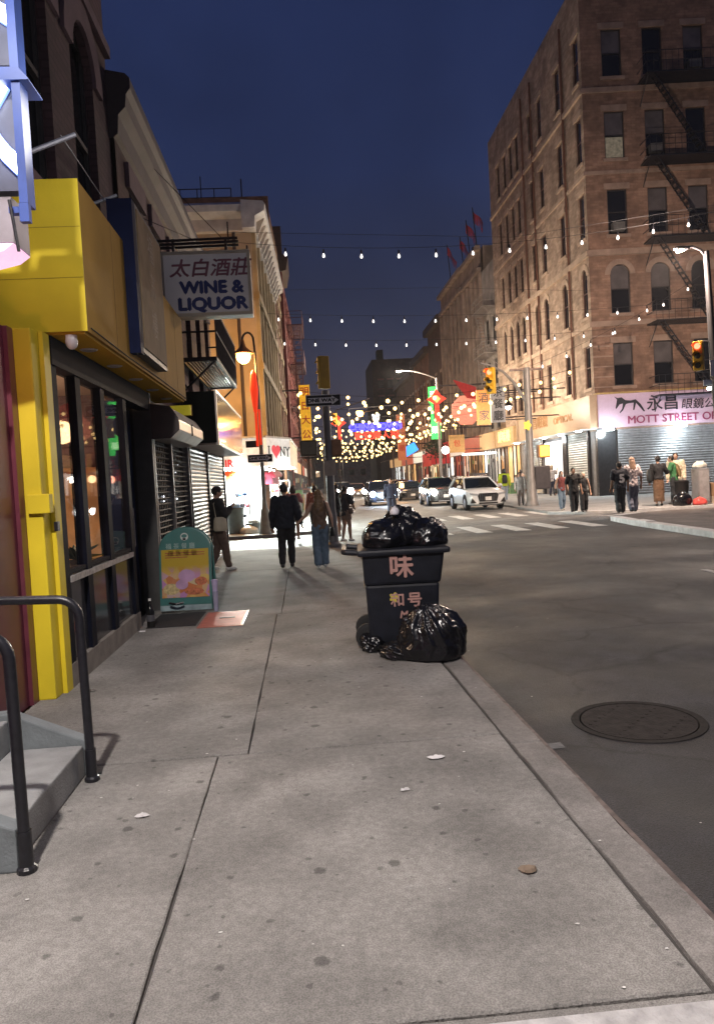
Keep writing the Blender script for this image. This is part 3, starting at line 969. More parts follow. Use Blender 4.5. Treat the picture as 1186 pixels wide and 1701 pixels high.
t = thing('grille_shop', 'closed shop behind a dark see-through grille under a rounded shutter hood', 'shop', (-2.2, 12.6, 0))
MB().box(-2.5, -2.3, 11.03, 14.3, 0, 3.2).build('wall', M('dark_interior', (.012, .01, .012), .5), t)
shutter(t, (-2.19, 11.12, .12), PI/2, 1.35, .12, 2.45, .034, slat_dark, .056)
shutter(t, (-2.19, 12.62, .12), PI/2, 1.6, .12, 2.45, .034, slat_dark, .056)
for y in (11.05, 12.5, 14.26):
    MB().box(-2.24, -2.13, y, y+.07, 0, 2.6).build('guide_rail', M('rail_metal', (.12, .11, .11), .5, .4), t)
for k in range(9):
    for j in range(2):
        MB().box(-2.215, -2.2, 11.2+1.5*j+.14*k, 11.212+1.5*j+.14*k, .12, 2.45).build('grille_rod', slat_dark, t)
sp = M('sparkle_glow', (1, .9, .8), emit=6, ecol=(.9, .92, 1))
for k in range(16):  # glowing dots stand in for small lights and reflections behind the grille
    y, z = rnd.uniform(11.3, 14), rnd.uniform(.8, 2.3)
    MB().ball((-2.285, y, z), rnd.uniform(.008, .018), 6, 4).build('sparkle_dot', sp, t)
P = [(-2.2, 2.48), (-1.88, 2.48), (-1.74, 2.60), (-1.74, 2.74), (-1.86, 2.92), (-2.2, 2.98)]
h_ = MB().prism(P, 10.98, 13.55, 'xz').build('shutter_hood', M('hood_metal', (.40, .37, .34), .38, .55, var=.2, sc_=4), t, bevel=.015)
MB().prism([(x*1.0, z) for x, z in [(-2.2, 2.47), (-1.87, 2.47), (-1.735, 2.59), (-1.735, 2.75), (-1.85, 2.93), (-2.2, 2.99)]], 10.95, 10.975, 'xz').build('hood_cap', M('hood_cap_dark', (.05, .035, .035), .5), h_)
MB().box(-1.745, -1.725, 12.2, 12.23, 2.58, 2.76).build('hood_seam', rubber, h_)
t = thing('small_yellow_sign', 'small bright yellow sign above the shutter hood', 'sign', (-2.1, 13.3, 3.0))
MB().box(-2.15, -1.80, 12.62, 12.68, 2.96, 3.12).build('panel', M('bright_yellow_face', (.75, .62, .05), emit=.12, ecol=(.8, .7, .05)), t)
MB().box(-2.15, -1.79, 12.685, 12.72, 2.95, 3.13).build('frame', M('tan_side_paint', (.5, .33, .1)), t)

t = thing('shuttered_corner_shop', 'closed corner shop with two pale slatted shutters', 'shop', (-2.2, 17.5, 0))
MB().box(-2.52, -2.24, 14.33, 20.6, 0, 3.6).build('wall', MATS['dark_interior'], t)
shutter(t, (-2.17, 14.5, 0), PI/2, 2.5, .0, 2.55, .085, slat_grey)
shutter(t, (-2.17, 17.3, 0), PI/2, 3.2, .0, 2.55, .085, slat_grey)
for y in (14.42, 17.05, 17.18, 20.5):
    MB().box(-2.24, -2.12, y, y+.09, 0, 2.6).build('guide_rail', M('dark_rail', (.03, .03, .03), .5), t)
t = thing('dark_canopy_box', 'dark green box canopy with a glossy reflecting front over the corner shutters', 'canopy', (-1.9, 17, 2.5))
MB().box(-2.2, -1.60, 14.5, 20.3, 2.60, 3.58).build('box', M('bottle_green_black', (.008, .011, .010), .7, spec=.15, var=.2, sc_=2), t)
MB().box(-1.598, -1.58, 14.52, 17.3, 2.62, 3.56).build('front_panel', M('glossy_bronze_panel', (.22, .14, .12), .12, .6, var=.1, sc_=2), t)
MB().box(-1.598, -1.58, 17.35, 20.28, 2.62, 3.56).build('front_panel', MATS['glossy_bronze_panel'], t)
tr = MB().box(-1.60, -1.565, 14.48, 20.3, 3.56, 3.60)
tr.box(-1.60, -1.565, 14.46, 14.52, 2.58, 3.6).box(-1.62, -1.565, 14.48, 20.3, 2.56, 2.60)
tr.build('edge_trim', M('trim_metal', (.5, .46, .42), .3, .8), t)
MB().box(-2.15, -1.62, 14.55, 20.25, 2.562, 2.598).build('under_panel', M('pale_under', (.35, .28, .24), .6), t)
t = thing('twin_spotlight', 'pair of small white security lights over the corner shop', 'light', (-1.75, 19.3, 4.45))
for dy in (0, .28):
    MB().ball((-1.78, 19.2+dy, 4.46), .062, 10, 6).build('bulb', M('cold_glow', (1, 1, 1), emit=9, ecol=(.85, 1, .9)), t)
MB().box(-2.0, -1.8, 19.1, 19.6, 4.5, 4.56).build('bracket', dark_iron, t)
lamp(t, (-1.62, 19.3, 4.35), 6, (.9, 1, .92), r=.08)

# wine sign with its arms
t = thing('wine_sign', 'hanging white WINE & LIQUOR sign lettered in blue and maroon', 'sign', (-1.45, 12.6, 4.5))
wf = M('sign_face_white', (.66, .62, .62), .35, emit=.016, ecol=(1, .9, .88), var=.06, sc_=3, grime=.12)  # faint emission added to lift the face of an unlit sign
wfr = M('sign_frame_beige', (.55, .48, .36), .5, var=.15, sc_=5)
xl, xr, zb, zt_ = -2.10, -.665, 4.52, 5.56
yy = 12.4
MB().box(xl, xr, yy+.01, yy+.3, zb, zt_).build('cabinet', wfr, t, bevel=.02)
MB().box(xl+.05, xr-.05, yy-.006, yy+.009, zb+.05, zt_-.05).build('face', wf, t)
f = MB()
f.box(xl, xr, yy-.02, yy+.008, zb, zb+.05).box(xl, xr, yy-.02, yy+.008, zt_-.05, zt_).box(xl, xl+.05, yy-.02, yy+.008, zb+.05, zt_-.05).box(xr-.05, xr, yy-.02, yy+.008, zb+.05, zt_-.05)
f.build('frame', wfr, t)
mar = M('faded_maroon_print', (.26, .09, .12), .5)
blu = M('sign_blue_print', (.022, .035, .17), .5)
cx = (xl+xr)/2 + .06
text('chinese_lettering', '太白酒莊', .30, mar, t, (cx, yy-.007, 5.27), ext=.003, off=.007, sx_=1.08, shear=.2)
text('lettering', 'WINE &', .27, blu, t, (cx+.02, yy-.007, 4.97), ext=.003, off=.014, sx_=1.08)
text('lettering', 'LIQUOR', .27, blu, t, (cx+.02, yy-.007, 4.705), ext=.003, off=.014, sx_=1.12)
arms = MB()
for z in (5.72, 5.78):
    arms.tube([(-2.35, yy+.08, z-.02), (-.85, yy+.08, z)], .022, 6)
    arms.tube([(-2.35, yy+.25, z-.02), (-.85, yy+.25, z)], .022, 6)
arms.build('support_arm', dark_iron, t)
for x in (-1.9, -1.05):
    MB().box(x-.02, x+.02, yy+.1, yy+.2, zt_, 5.8).build('hanger', dark_iron, t)
MB().tube([(-1.0, yy+.1, 5.75), (-1.0, yy+.1, 6.05)], .012, 6).build('spike', dark_iron, t)
st = MB()
st.tube([(-2.35, yy+.15, 7.2), (-1.1, yy+.15, 5.8)], .006, 5).tube([(-2.35, yy-1.2, 5.8), (-1.5, yy+.1, 5.75)], .006, 5)
st.build('stay_wire', dark_iron, t)

# fire escape over the canopy
def fire_escape(name, label, org, th, wid, dep, zs, hgt=1.0, ladder=True, mat=None, slats=14, group=None, rods=12, dirn=1, stair=(0.15, .75)):
    """local x along the wall, outward -y"""
    mat = mat or dark_iron
    t = thing(name, label, 'fire escape', org, th, group)
    for i, z in enumerate(zs):
        pf = MB()
        pf.box(0, wid, -dep, -dep+.05, z-.08, z).box(0, wid, -.06, -.01, z-.08, z)
        pf.box(0, .05, -dep+.05, -.06, z-.08, z).box(wid-.05, wid, -dep+.05, -.06, z-.08, z)
        pf.build('platform_frame', mat, t, world=False)
        sl = MB().box(.05, wid-.05, 0, dep/slats*.55, z-.05, z-.02).mesh('grate_bar', mat)
        for k in range(slats):
            link('grate_bar', sl, t, (0, -dep+.05+k*(dep-.1)/slats, 0))
        rl = MB()
        for zz in (z+hgt, z+hgt*.5):
            rl.tube([(0, -.02, zz), (0, -dep, zz), (wid, -dep, zz), (wid, -.02, zz)], .022, 5)
        for k in range(rods+1):
            rl.tube([(wid*k/rods, -dep, z), (wid*k/rods, -dep, z+hgt)], .012, 4)
        rl.build('guard_rail', mat, t, world=False)
        for x in (.1, wid-.1):
            MB().tube([(x, -dep+.05, z-.06), (x, -.02, z-dep*.9)], .025, 5).build('strut', mat, t, world=False)
        if ladder and i + 1 < len(zs):
            z2 = zs[i+1]
            xa, xb = wid*stair[0], wid*stair[1]
            if dirn < 0: xa, xb = xb, xa
            ld = MB()
            for y in (-dep+.2, -dep+.7):
                ld.tube([(xb, y, z), (xa, y, z2)], .04, 5)
            ld.build('stair_stringer', mat, t, world=False)
            n = max(6, int((z2-z)/.3))
            tm = MB().box(-.12, .12, -dep+.2, -dep+.7, -.015, .015).mesh('tread', mat)
            for k in range(1, n):
                link('tread', tm, t, (xb+(xa-xb)*k/n, 0, z+(z2-z)*k/n))
    return t
fire_escape('fire_escape', 'dark iron fire escape above the corner shop canopy', (-2.3, 15.2, 0), PI/2, 4.4, .72, [4.35], rods=22, slats=9, ladder=False)

# corner pole with signal, one way arrow and walk signal box
sig_y = M('signal_yellow', (.55, .33, .025), .45, var=.1, sc_=5)
red_on = M('red_signal_lit', (1, .1, .05), emit=7, ecol=(1, .06, .03))
lens_off = M('dark_lens', (.02, .018, .01), .3)
def signal_head(parent, c, th, lit=0, big=1.):
    """local -y is the lens side"""
    mx = Matrix.Translation(Vector(c) - wl(parent)) @ Matrix.Rotation(th, 4, 'Z') @ Matrix.Scale(big, 4)
    o = link('signal_head', MB().box(-.17, .17, -.1, .12, -.52, .52).mesh('signal_head', sig_y, bevel=.03), parent)
    o.matrix_local = mx
    for k in range(3):
        link('lens', MB().lathe([(.11, 0), (.10, .02), (.02, .035)], n=14).move(Matrix.Rotation(PI/2, 4, 'X')).mesh('lens', red_on if k == lit else lens_off), o, (0, -.105, .34-.34*k))
        vz = MB()
        n = 10
        pts = [(.135*math.cos(PI*i/n), .135*math.sin(PI*i/n)) for i in range(n+1)]
        for a, b in zip(pts, pts[1:]):
            vz.quad((a[0], -.1, a[1]), (b[0], -.1, b[1]), (b[0], -.32, b[1]+.0), (a[0], -.32, a[1]))
        link('visor', vz.mesh('visor', sig_y), o, (0, 0, .34-.34*k))
    return o
black_sign = M('sign_black', (.012, .012, .014), .4)
white_sign = M('sign_white', (.85, .85, .86), .4)
def one_way(parent, c, wid=.92, h=.3, flip=False, lettered=True):
    cx_, cy_, cz_ = c
    o = MB().box(cx_-wid/2, cx_+wid/2, cy_, cy_+.012, cz_-h/2, cz_+h/2).build('one_way_plate', white_sign, parent)
    MB().box(cx_-wid/2+.015, cx_+wid/2-.015, cy_-.003, cy_-.0005, cz_-h/2+.015, cz_+h/2-.015).build('black_field', black_sign, o)
    x0, x1 = cx_-wid*.43, cx_+wid*.44
    hb, hh = h*.24, h*.4
    xm = x1 - wid*.2
    MB().prism([(x0, cz_-hb), (xm, cz_-hb), (xm, cz_-hh), (x1, cz_), (xm, cz_+hh), (xm, cz_+hb), (x0, cz_+hb)], cy_-.007, cy_-.004, 'xz').build('arrow', white_sign, o)
    if lettered:
        text('lettering', 'ONE WAY', h*.42, black_sign, o, (cx_-wid*.06, cy_-.009, cz_), ext=.001, off=.006, sx_=1.25)
    return o
t = thing('signal_pole', 'grey corner pole carrying a traffic signal and a one way arrow', 'traffic light', (.70, 19.9, 0))
gp = M('pole_grey', (.16, .16, .165), .5, .4, var=.2, sc_=4)
MB().lathe([(.2, 0), (.2, .08), (.13, .14), (.12, .9), (.105, 1.0), (.095, 4.15)], (.70, 19.9, 0), 16).build('pole', gp, t, smooth=True)
signal_head(t, (.68, 19.88, 4.62), PI + .45, -1, .82)
one_way(t, (.63, 19.76, 3.88))
pb = MB().box(-.05, .40, 19.75, 19.97, 2.44, 2.86).build('walk_signal_box', M('bronze_box', (.14, .11, .07), .5), t, bevel=.03)
MB().box(-.01, .36, 19.735, 19.749, 2.49, 2.81).build('box_back', M('bronze_back', (.20, .18, .13), .5), pb)
MB().box(.78, 1.05, 19.85, 20.1, 2.42, 2.85).build('walk_signal_box', M('orange_box', (.30, .16, .08), .5), t, bevel=.03)
MB().tube([(.0, 19.9, 2.4), (1.1, 19.9, 2.4)], .02, 8).build('bracket', gp, t)
MB().box(.55, .86, 19.78, 19.79, 1.9, 2.3).build('notice_plate', M('beige_notice', (.35, .3, .26), .5), t)

# bishop's crook lamp on the far left corner with a red folded banner
t = thing('crook_lamp', 'ornate crook street lamp glowing orange on the far left corner', 'street lamp', (-1.45, 27.0, 0))
crook = M('crook_paint', (.05, .045, .04), .5, .3)
MB().lathe([(.26, 0), (.26, .1), (.22, .2), (.15, .85), (.1, .95), (.075, 1.3), (.07, 5.3)], (-1.45, 27.0, 0), 12).build('pole', M('grey_green_pole', (.16, .17, .16), .6), t, smooth=True)
pts = [(-1.45, 27, 5.3), (-1.47, 27, 6.5)]
for i in range(9):
    a = PI*i/8
    pts.append((-1.47 - .2*(1-math.cos(a)) - .02, 27, 6.9 + .3*math.sin(a)))
MB().tube(pts, .04, 8).build('crook', crook, t, smooth=True)
for k in range(3):
    MB().lathe([(.0, 0), (.05, .05), (.0, .1)], (-1.47, 27, 5.4+.35*k), 8).build('ornament', crook, t)
s_ = MB().lathe([(.05, .5), (.09, .3), (.13, .22), (.33, .05), (.36, 0), (.30, -.01)], (-1.88, 27, 6.45), 16).build('lamp_shade', M('orange_shade', (.32, .12, .03), .5), t, smooth=True)
MB().ball((-1.88, 27, 6.36), (.25, .25, .25), 14, 8).build('globe', M('sodium_globe', (1, .8, .5), emit=16, ecol=(1, .52, .16)), t)
lamp(t, (-1.88, 26.98, 6.0), 650, (1, .48, .12), r=.2)
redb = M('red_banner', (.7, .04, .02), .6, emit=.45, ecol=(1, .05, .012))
MB().lathe([(.03, 1.5), (.10, 1.35), (.14, .8), (.10, .35), (.06, 0)], (-1.56, 26.85, 4.35), 8, sy_=.6).build('banner_fold', redb, t)
MB().box(-1.60, -1.51, 26.8, 26.86, 3.15, 4.4).build('banner_tail', redb, t)
MB().box(-1.47, -1.40, 26.82, 26.88, 3.2, 4.45).build('banner_tail', redb, t)
one_way(t, (-1.5, 26.88, 2.72), .88, .28, lettered=True)
MB().box(-1.98, -1.52, 26.9, 26.93, 3.12, 3.36).build('street_name_plate', M('dark_green_plate', (.03, .04, .035), .5), t)

# ------------------------------------------------------------------ sandwich board, cellar hatch
teal = M('teal_plastic', (.04, .15, .14), .4, var=.12, sc_=4, grime=.15)
t = thing('sandwich_board', 'teal rounded sandwich board with a food poster on the pavement', 'sign', (-1.72, 10.7, 0), R(-6))
wd = .37
pan = [(-wd, .02), (wd, .02), (wd, .88)] + [(wd*math.cos(a), .88+.30*math.sin(a)) for a in [PI*i/16 for i in range(1, 16)]] + [(-wd, .88)]
MB().prism(pan, -.03, .02, 'xz').move(Matrix.Rotation(R(-7), 4, 'X') @ Matrix.Translation((0, -.12, 0))).build('front_panel', teal, t, world=False, bevel=.012)
MB().prism(pan, -.02, .03, 'xz').move(Matrix.Rotation(R(7), 4, 'X') @ Matrix.Translation((0, .20, 0))).build('rear_panel', teal, t, world=False, bevel=.012)
mxp = Matrix.Rotation(R(-7), 4, 'X') @ Matrix.Translation((0, -.12, 0))
pm = M('poster_print', (.5, .36, .06), .3, var=.25, sc_=14)
n = pm.node_tree.nodes; L = pm.node_tree.links
tcp = n.new('ShaderNodeTexCoord'); sp_ = n.new('ShaderNodeSeparateXYZ'); L.new(tcp.outputs['Object'], sp_.inputs[0])
vo = n.new('ShaderNodeTexVoronoi'); vo.inputs['Scale'].default_value = 11; L.new(tcp.outputs['Object'], vo.inputs['Vector'])
hs = n.new('ShaderNodeValToRGB')
hs.color_ramp.interpolation = 'EASE'
for i_, (p_, c_) in enumerate(((0, (.55, .36, .12, 1)), (.3, (.45, .15, .06, 1)), (.5, (.5, .42, .25, 1)), (.7, (.42, .2, .4, 1)), (1, (.55, .40, .10, 1)))):
    e_ = hs.color_ramp.elements[i_] if i_ < 2 else hs.color_ramp.elements.new(p_)
    e_.position = p_; e_.color = c_
sp2 = n.new('ShaderNodeSeparateColor'); L.new(vo.outputs['Color'], sp2.inputs[0]); L.new(sp2.outputs[0], hs.inputs[0])
mr = n.new('ShaderNodeMapRange'); mr.inputs['From Min'].default_value = .52; mr.inputs['From Max'].default_value = .66
L.new(sp_.outputs['Z'], mr.inputs['Value'])
mxn = n.new('ShaderNodeMix'); mxn.data_type = 'RGBA'; L.new(mr.outputs[0], mxn.inputs[0]); L.new(hs.outputs[0], mxn.inputs[6])
mxn.inputs[7].default_value = (.40, .28, .03, 1)
L.new(mxn.outputs[2], n['Principled BSDF'].inputs['Base Color'])
po = MB().box(-.335, .335, -.036, -.0305, .20, .875).move(mxp).build('poster', pm, t, world=False)
for k, (x, z, rx, rz, c) in enumerate(((.02, .50, .12, .09, 'lilac_cup'), (.22, .42, .09, .06, 'red_dish'), (-.2, .32, .12, .08, 'noodle_dish'), (.12, .28, .14, .05, 'red_dish'), (-.05, .38, .09, .07, 'lilac_cup'))):
    cm = {'lilac_cup': M('lilac_cup', (.42, .26, .42), .4), 'red_dish': M('red_dish', (.42, .13, .06), .4, var=.5, sc_=30), 'noodle_dish': M('noodle_dish', (.45, .36, .18), .4, var=.4, sc_=30)}[c]
    MB().prism([(x+rx*math.cos(2*PI*i/12), z+rz*math.sin(2*PI*i/12)) for i in range(12)], -.0385-.0006*k, -.0365, 'xz').move(mxp).build('food_picture', cm, po, world=False)
for k in range(5):
    MB().box(-.28 + (.3 if k > 2 else 0), .04 + (.24 if k > 2 else 0), -.0385, -.0365, .82-.032*(k % 3), .833-.032*(k % 3)).move(mxp).build('print_line', M('red_brown_print', (.3, .09, .03), .5), po, world=False)
MB().prism([(.055*math.cos(a), 1.05+.055*math.sin(a)) for a in [2*PI*i/18 for i in range(18)]], -.034, -.0305, 'xz').move(mxp).build('round_logo', M('logo_white', (.5, .55, .52), .5), t, world=False)
MB().prism([(.04*math.cos(a), 1.06+.026*math.sin(a)) for a in [2*PI*i/18 for i in range(18)]], -.0365, -.0345, 'xz').move(mxp).build('logo_bowl', teal, t, world=False)
MB().box(-.022, .022, -.0365, -.0345, 1.0, 1.03).move(mxp).build('logo_foot', black_sign, t, world=False)
text('faded_lettering', '福 茶 餐 廳', .085, M('faded_white_print', (.26, .36, .34), .5), t, (0, -.262, .945), ext=.001, world=False, extra=(PI/2+R(-7), 0, 0))
MB().box(-.36, .36, -.05, -.031, .10, .19).move(mxp).build('lower_band', teal, t, world=False)
MB().box(-.36, .36, -.045, -.031, .02, .095).move(mxp).build('foot_tank', M('pale_water_base', (.24, .32, .34), .35, var=.3, sc_=9), t, world=False)
MB().tube([(-.2, -.16, .13), (-.1, -.19, .115), (.0, -.16, .13)], .016, 8).move(mxp).build('carry_handle', black_metal, t, world=False)
t = thing('plastic_cup', 'pale lilac plastic cup by the right foot of the sandwich board', 'cup', (-1.33, 10.55, 0))
MB().lathe([(.035, .28), (.045, .42), (.05, .44), (.02, .45)], (-1.325, 10.55, 0), 12).build('lid', M('lilac_plastic', (.4, .36, .55), .3), t, smooth=True)
MB().lathe([(.03, .001), (.042, .28)], (-1.325, 10.55, 0), 12).build('cup_body', M('cup_clear', (.3, .3, .42), .2), t, smooth=True)
t = thing('cellar_hatch', 'metal cellar hatch plate coloured as if lit red, set in the pavement', 'hatch', (-1.13, 9.85, 0))
hp = M('red_lit_hatch_tint', (.48, .17, .13), .45, .2, var=.15, sc_=8, bump=.2)  # red light on the plate and rim is put into their colour
MB().box(-1.42, -.86, 9.3, 10.4, .001, .010).build('plate', hp, t)
hb = MB().box(0, .5, 0, .035, 0, .005).mesh('tread_bar', hp)
for k in range(14):
    link('tread_bar', hb, t, Vector((-1.39, 9.36+.072*k, .0102)) - wl(t))
MB().box(-1.2, -1.0, 9.83, 9.87, .0102, .024).build('hinge', M('dark_hinge', (.05, .02, .02), .5), t)
MB().box(-.862, -.85, 9.3, 10.4, .001, .014).build('rim', M('red_lit_rim_tint', (.5, .25, .2), .4), t)
t = thing('dark_ground_sheet', 'thin dark sheet lying beside the sandwich board', 'mat', (-1.75, 9.95, 0))
MB().box(-2.08, -1.46, 9.5, 10.5, .001, .012).build('ground_sheet', M('dark_sheet', (.02, .019, .021), .7, bump=.3, bsc=60), t)  # thin dark sheet just above the slabs

# ------------------------------------------------------------------ wheeled bin and garbage bags
binm = M('navy_bin_plastic', (.0095, .0115, .019), .5, var=.35, sc_=7, bump=.08, grime=.3, spec=.35)
t = thing('wheeled_bin', 'tall dark navy wheeled bin painted with pink Chinese characters', 'bin', (.96, 7.75, 0), R(-4))
def frustum(mb, x0, x1, y0, y1, z0, X0, X1, Y0_, Y1_, z1):
    return mb.add([(x0,y0,z0),(x1,y0,z0),(x1,y1,z0),(x0,y1,z0),(X0,Y0_,z1),(X1,Y0_,z1),(X1,Y1_,z1),(X0,Y1_,z1)], [(3,2,1,0),(4,5,6,7),(0,1,5,4),(1,2,6,5),(2,3,7,6),(3,0,4,7)])
b1 = frustum(MB(), -.365, .325, -.335, .34, .06, -.385, .355, -.365, .38, .66)
b1.build('lower_body', binm, t, world=False, bevel=.03)
b2 = frustum(MB(), -.394, .368, -.378, .392, .655, -.405, .42, -.41, .43, .985)
b2.build('upper_body', binm, t, world=False, bevel=.03)
MB().box(-.45, .47, -.45, .47, .955, 1.015).build('rim', binm, t, world=False, bevel=.022)
MB().tube([(-.44, -.33, .985), (-.56, -.34, 1.0), (-.585, -.30, 1.0), (-.585, .3, 1.0), (-.56, .34, 1.0), (-.44, .33, .985)], .028, 8).build('handle', binm, t, world=False, smooth=True)
for x in (-.28, .26):
    w_ = MB().lathe([(.10, -.03), (.13, -.025), (.13, .025), (.10, .03)], n=18).move(Matrix.Translation((-.38, .25 if x > 0 else -.25, .13)) @ Matrix.Rotation(PI/2, 4, 'X')).build('wheel', rubber, t, world=False)
pk = M('pink_paint_letters', (.42, .24, .21), .6, var=.12, sc_=20)
yl_ = M('yellow_paint_mark', (.5, .40, .06), .6)
zr = PI/2 - R(4.5)
text('painted_character', '味', .25, pk, t, (-.02, -.4015, .825), ext=.003, off=.007, world=False, extra=(PI/2+R(4.3), 0, 0))
text('painted_character', '和', .145, pk, t, (-.07, -.3585, .49), ext=.003, off=.004, world=False, extra=(PI/2+R(2.9), 0, 0))
text('painted_character', '号', .155, pk, t, (.10, -.358, .485), ext=.003, off=.004, world=False, extra=(PI/2+R(2.9), 0, 0))
text('painted_letter', 'M', .10, pk, t, (-.02, -.3515, .345), ext=.003, off=.003, world=False, extra=(PI/2+R(2.9), 0, 0), shear=.2)
MB().prism([(-.105+.042*math.cos(a)*(1+.25*math.cos(5*a)), .53+.042*math.sin(a)*(1+.25*math.cos(5*a))) for a in [2*PI*i/30 for i in range(30)]], -.352, -.346, 'xz').move(Matrix.Translation((0, -.013, 0))).build('yellow_mark', yl_, t, world=False)
text('side_mark', '2', .12, M('tan_paint_mark', (.25, .18, .09), .6), t, (-.398, .1, .83), ext=.002, world=False, extra=(PI/2, 0, -PI/2))
MB().prism([(.05*math.cos(a), .62+.04*math.sin(a)) for a in [2*PI*i/14 for i in range(14)]], -.398, -.39, 'yz').build('yellow_mark', M('tan_paint_mark', (.25, .18, .09)), t, world=False)

bagm = M('black_bag_film', (.005, .005, .007), .26, var=.2, sc_=4, spec=.6)
def bag(label, c, r, seed, knot=(0, 0, 1), flat=.35, fold=.11, name='garbage_bag', mat=None, sub=5, cat='garbage bag', group=None, tie=True):
    bm = bmesh.new()
    bmesh.ops.create_icosphere(bm, subdivisions=sub, radius=1)
    o3 = Vector((seed*3.1, seed*1.7, seed))
    kn = Vector(knot).normalized()
    for v in bm.verts:
        p = v.co.copy()
        a = kn.orthogonal().normalized()
        b = kn.cross(a)
        th = math.atan2(p.dot(b), p.dot(a))
        pol = p.dot(kn)
        # big sag
        rr = 1 + .16*noise.noise(p*1.4 + o3) 
        # folds converging on the knot
        q = p*2.6 + o3
        rid = 0
        amp = 1
        for k in range(4):
            rid += amp*(1 - abs(noise.noise(q))*2.6)
            q = q*1.9 + Vector((5, 2, 7))
            amp *= .5
        wob = noise.noise(p*1.3+o3)
        star = (1-abs(math.sin(th*4.5 + 2.2*wob)))**2
        fine = (1-abs(math.sin(th*13 + 5*wob + 2*noise.noise(p*3+o3))))**3
        rr += fold*(rid*.22) + fold*(.6*star + .3*fine)*max(0, pol+.45)
        if pol > .82: rr *= 1 - (pol-.82)*.9 + (pol-.82)*(pol-.82)*9
        p = p*rr
        if p.z < -flat: p.z = -flat + (p.z+flat)*.08
        v.co = Vector((p.x*r[0], p.y*r[1], p.z*r[2]))
    zmin = min(v.co.z for v in bm.verts)
    for v in bm.verts: v.co.z -= zmin
    me = bpy.data.meshes.new('film')
    bm.to_mesh(me)
    bm.free()
    me.polygons.foreach_set('use_smooth', [True]*len(me.polygons))
    me.materials.append(mat or bagm)
    o = link(name, me, None, c, (0, 0, 0))
    return tag(o, label, cat, group)
bag('large black garbage bag slumped against the front of the bin by the kerb', (1.13, 7.0, .0), (.31, .28, .34), 2.3, (-.25, -.3, .95), fold=.13, sub=6)
bag('limp black garbage bag spread under the left corner of the bin', (.88, 7.10, .0), (.21, .20, .11), 4.1, (-.6, -.2, .5), fold=.2)
bag('small black garbage bag squashed at the left wheel of the bin', (.60, 7.6, .0), (.13, .30, .13), 6.6, (-.5, -.5, .5), fold=.2)
bag('round black garbage bag on the left of the bin top', (.80, 7.72, 1.01), (.25, .25, .20), 7.7, (.5, 0, .8), fold=.13)
bag('black garbage bag peaking in the middle of the bin top', (1.0, 7.82, 1.02), (.24, .24, .25), 9.2, (-.2, -.3, .9), fold=.16)
bag('black garbage bag leaning off the right of the bin top', (1.23, 7.72, 1.0), (.22, .25, .20), 5.4, (.5, .1, .7), fold=.16)
bag('white tied plastic bag neck poking out over the bin top', (.905, 7.62, 1.34), (.045, .04, .055), 3.3, (0, 0, 1), fold=.22, mat=M('white_bag_film', (.55, .53, .57), .4), sub=3)
# ------------------------------------------------------------------ far left corner: souvenir shop building
cream = M('cream_stone', (.40, .33, .21), .75, var=.15, sc_=1.5, bump=.1, bsc=20, grime=.25)
orange_wall = M('buff_side_wall', (.45, .37, .28), .8, var=.12, sc_=1.2, grime=.2)
tanw = M('tan_window_frame', (.16, .09, .06), .5)
t = thing('cream_corner_building', 'cream corner building with a white bracketed cornice over the souvenir shop', 'building', (-1.6, 31, 0))
LX = -1.55
mxe = facade(t, (-12, 31.0, 3.72), 0, 12+LX, 8.4, [], orange_wall, fmd, cream)
TH = PI/2 - R(1.6)
wn = [(.7+1.95*k, z, .95, 2.1, 'flat') for k in range(6) for z in (.55, 3.35, 6.0)]
facade(t, (LX, 31.0, 3.72), TH, 12.2, 8.4, wn, cream, tanw, cream, blinds=(1, 5, 6, 10))
MB().box(-12, LX-.35, 31.25, 43.2, 3.6, 12.1).build('body', orange_wall, t)
pil = MB().prism([(-.16, -.16), (.16, -.16), (.16, 0), (-.16, 0)], 0, 8.3).mesh('pilaster', cream)
mxs = Matrix.Translation(Vector((LX, 31.0, 3.72)) - wl(t)) @ Matrix.Rotation(TH, 4, 'Z')
for k in range(7):
    o = link('pilaster', pil, t); o.matrix_local = mxs @ Matrix.Translation((.2+1.95*k, -.002, .01))
for z in (2.75, 5.6):
    o = link('belt_course', MB().box(-.2, 12.2, -.22, -.17, z, z+.3).mesh('belt_course', cream), t); o.matrix_local = mxs
wc = M('white_cornice_paint', (.66, .65, .63), .6, var=.15, sc_=3, grime=.2)
P = [(0, 8.3), (-.2, 8.32), (-.24, 8.75), (-.62, 8.95), (-.66, 9.2), (-.58, 9.32), (.3, 9.4), (.3, 8.3)]
co = MB().prism(P, -.66, 12.3, 'yz').mesh('cornice', wc)
o = link('cornice', co, t); o.matrix_local = mxs
cb = MB().prism([(-.2, 8.3), (-.30, 8.32), (-.56, 8.9), (-.24, 8.9)], 0, .22, 'yz').mesh('corbel', M('corbel_paint', (.42, .40, .37), .6))
for k in range(14):
    c2 = link('corbel', cb, o, (.1+.86*k, 0, 0))
MB().prism([(30.98, 12.02), (30.78, 12.05), (30.74, 12.5), (30.4, 12.7), (30.36, 12.95), (30.45, 13.05), (31.3, 13.1), (31.3, 12.02)], -12, LX-.01, 'yz').build('cornice', wc, t)
MB().tube([(-2.25, 30.9, 3.8), (-2.25, 30.9, 12.0)], .07, 8).build('downpipe', M('dark_pipe', (.05, .035, .03), .5), t)
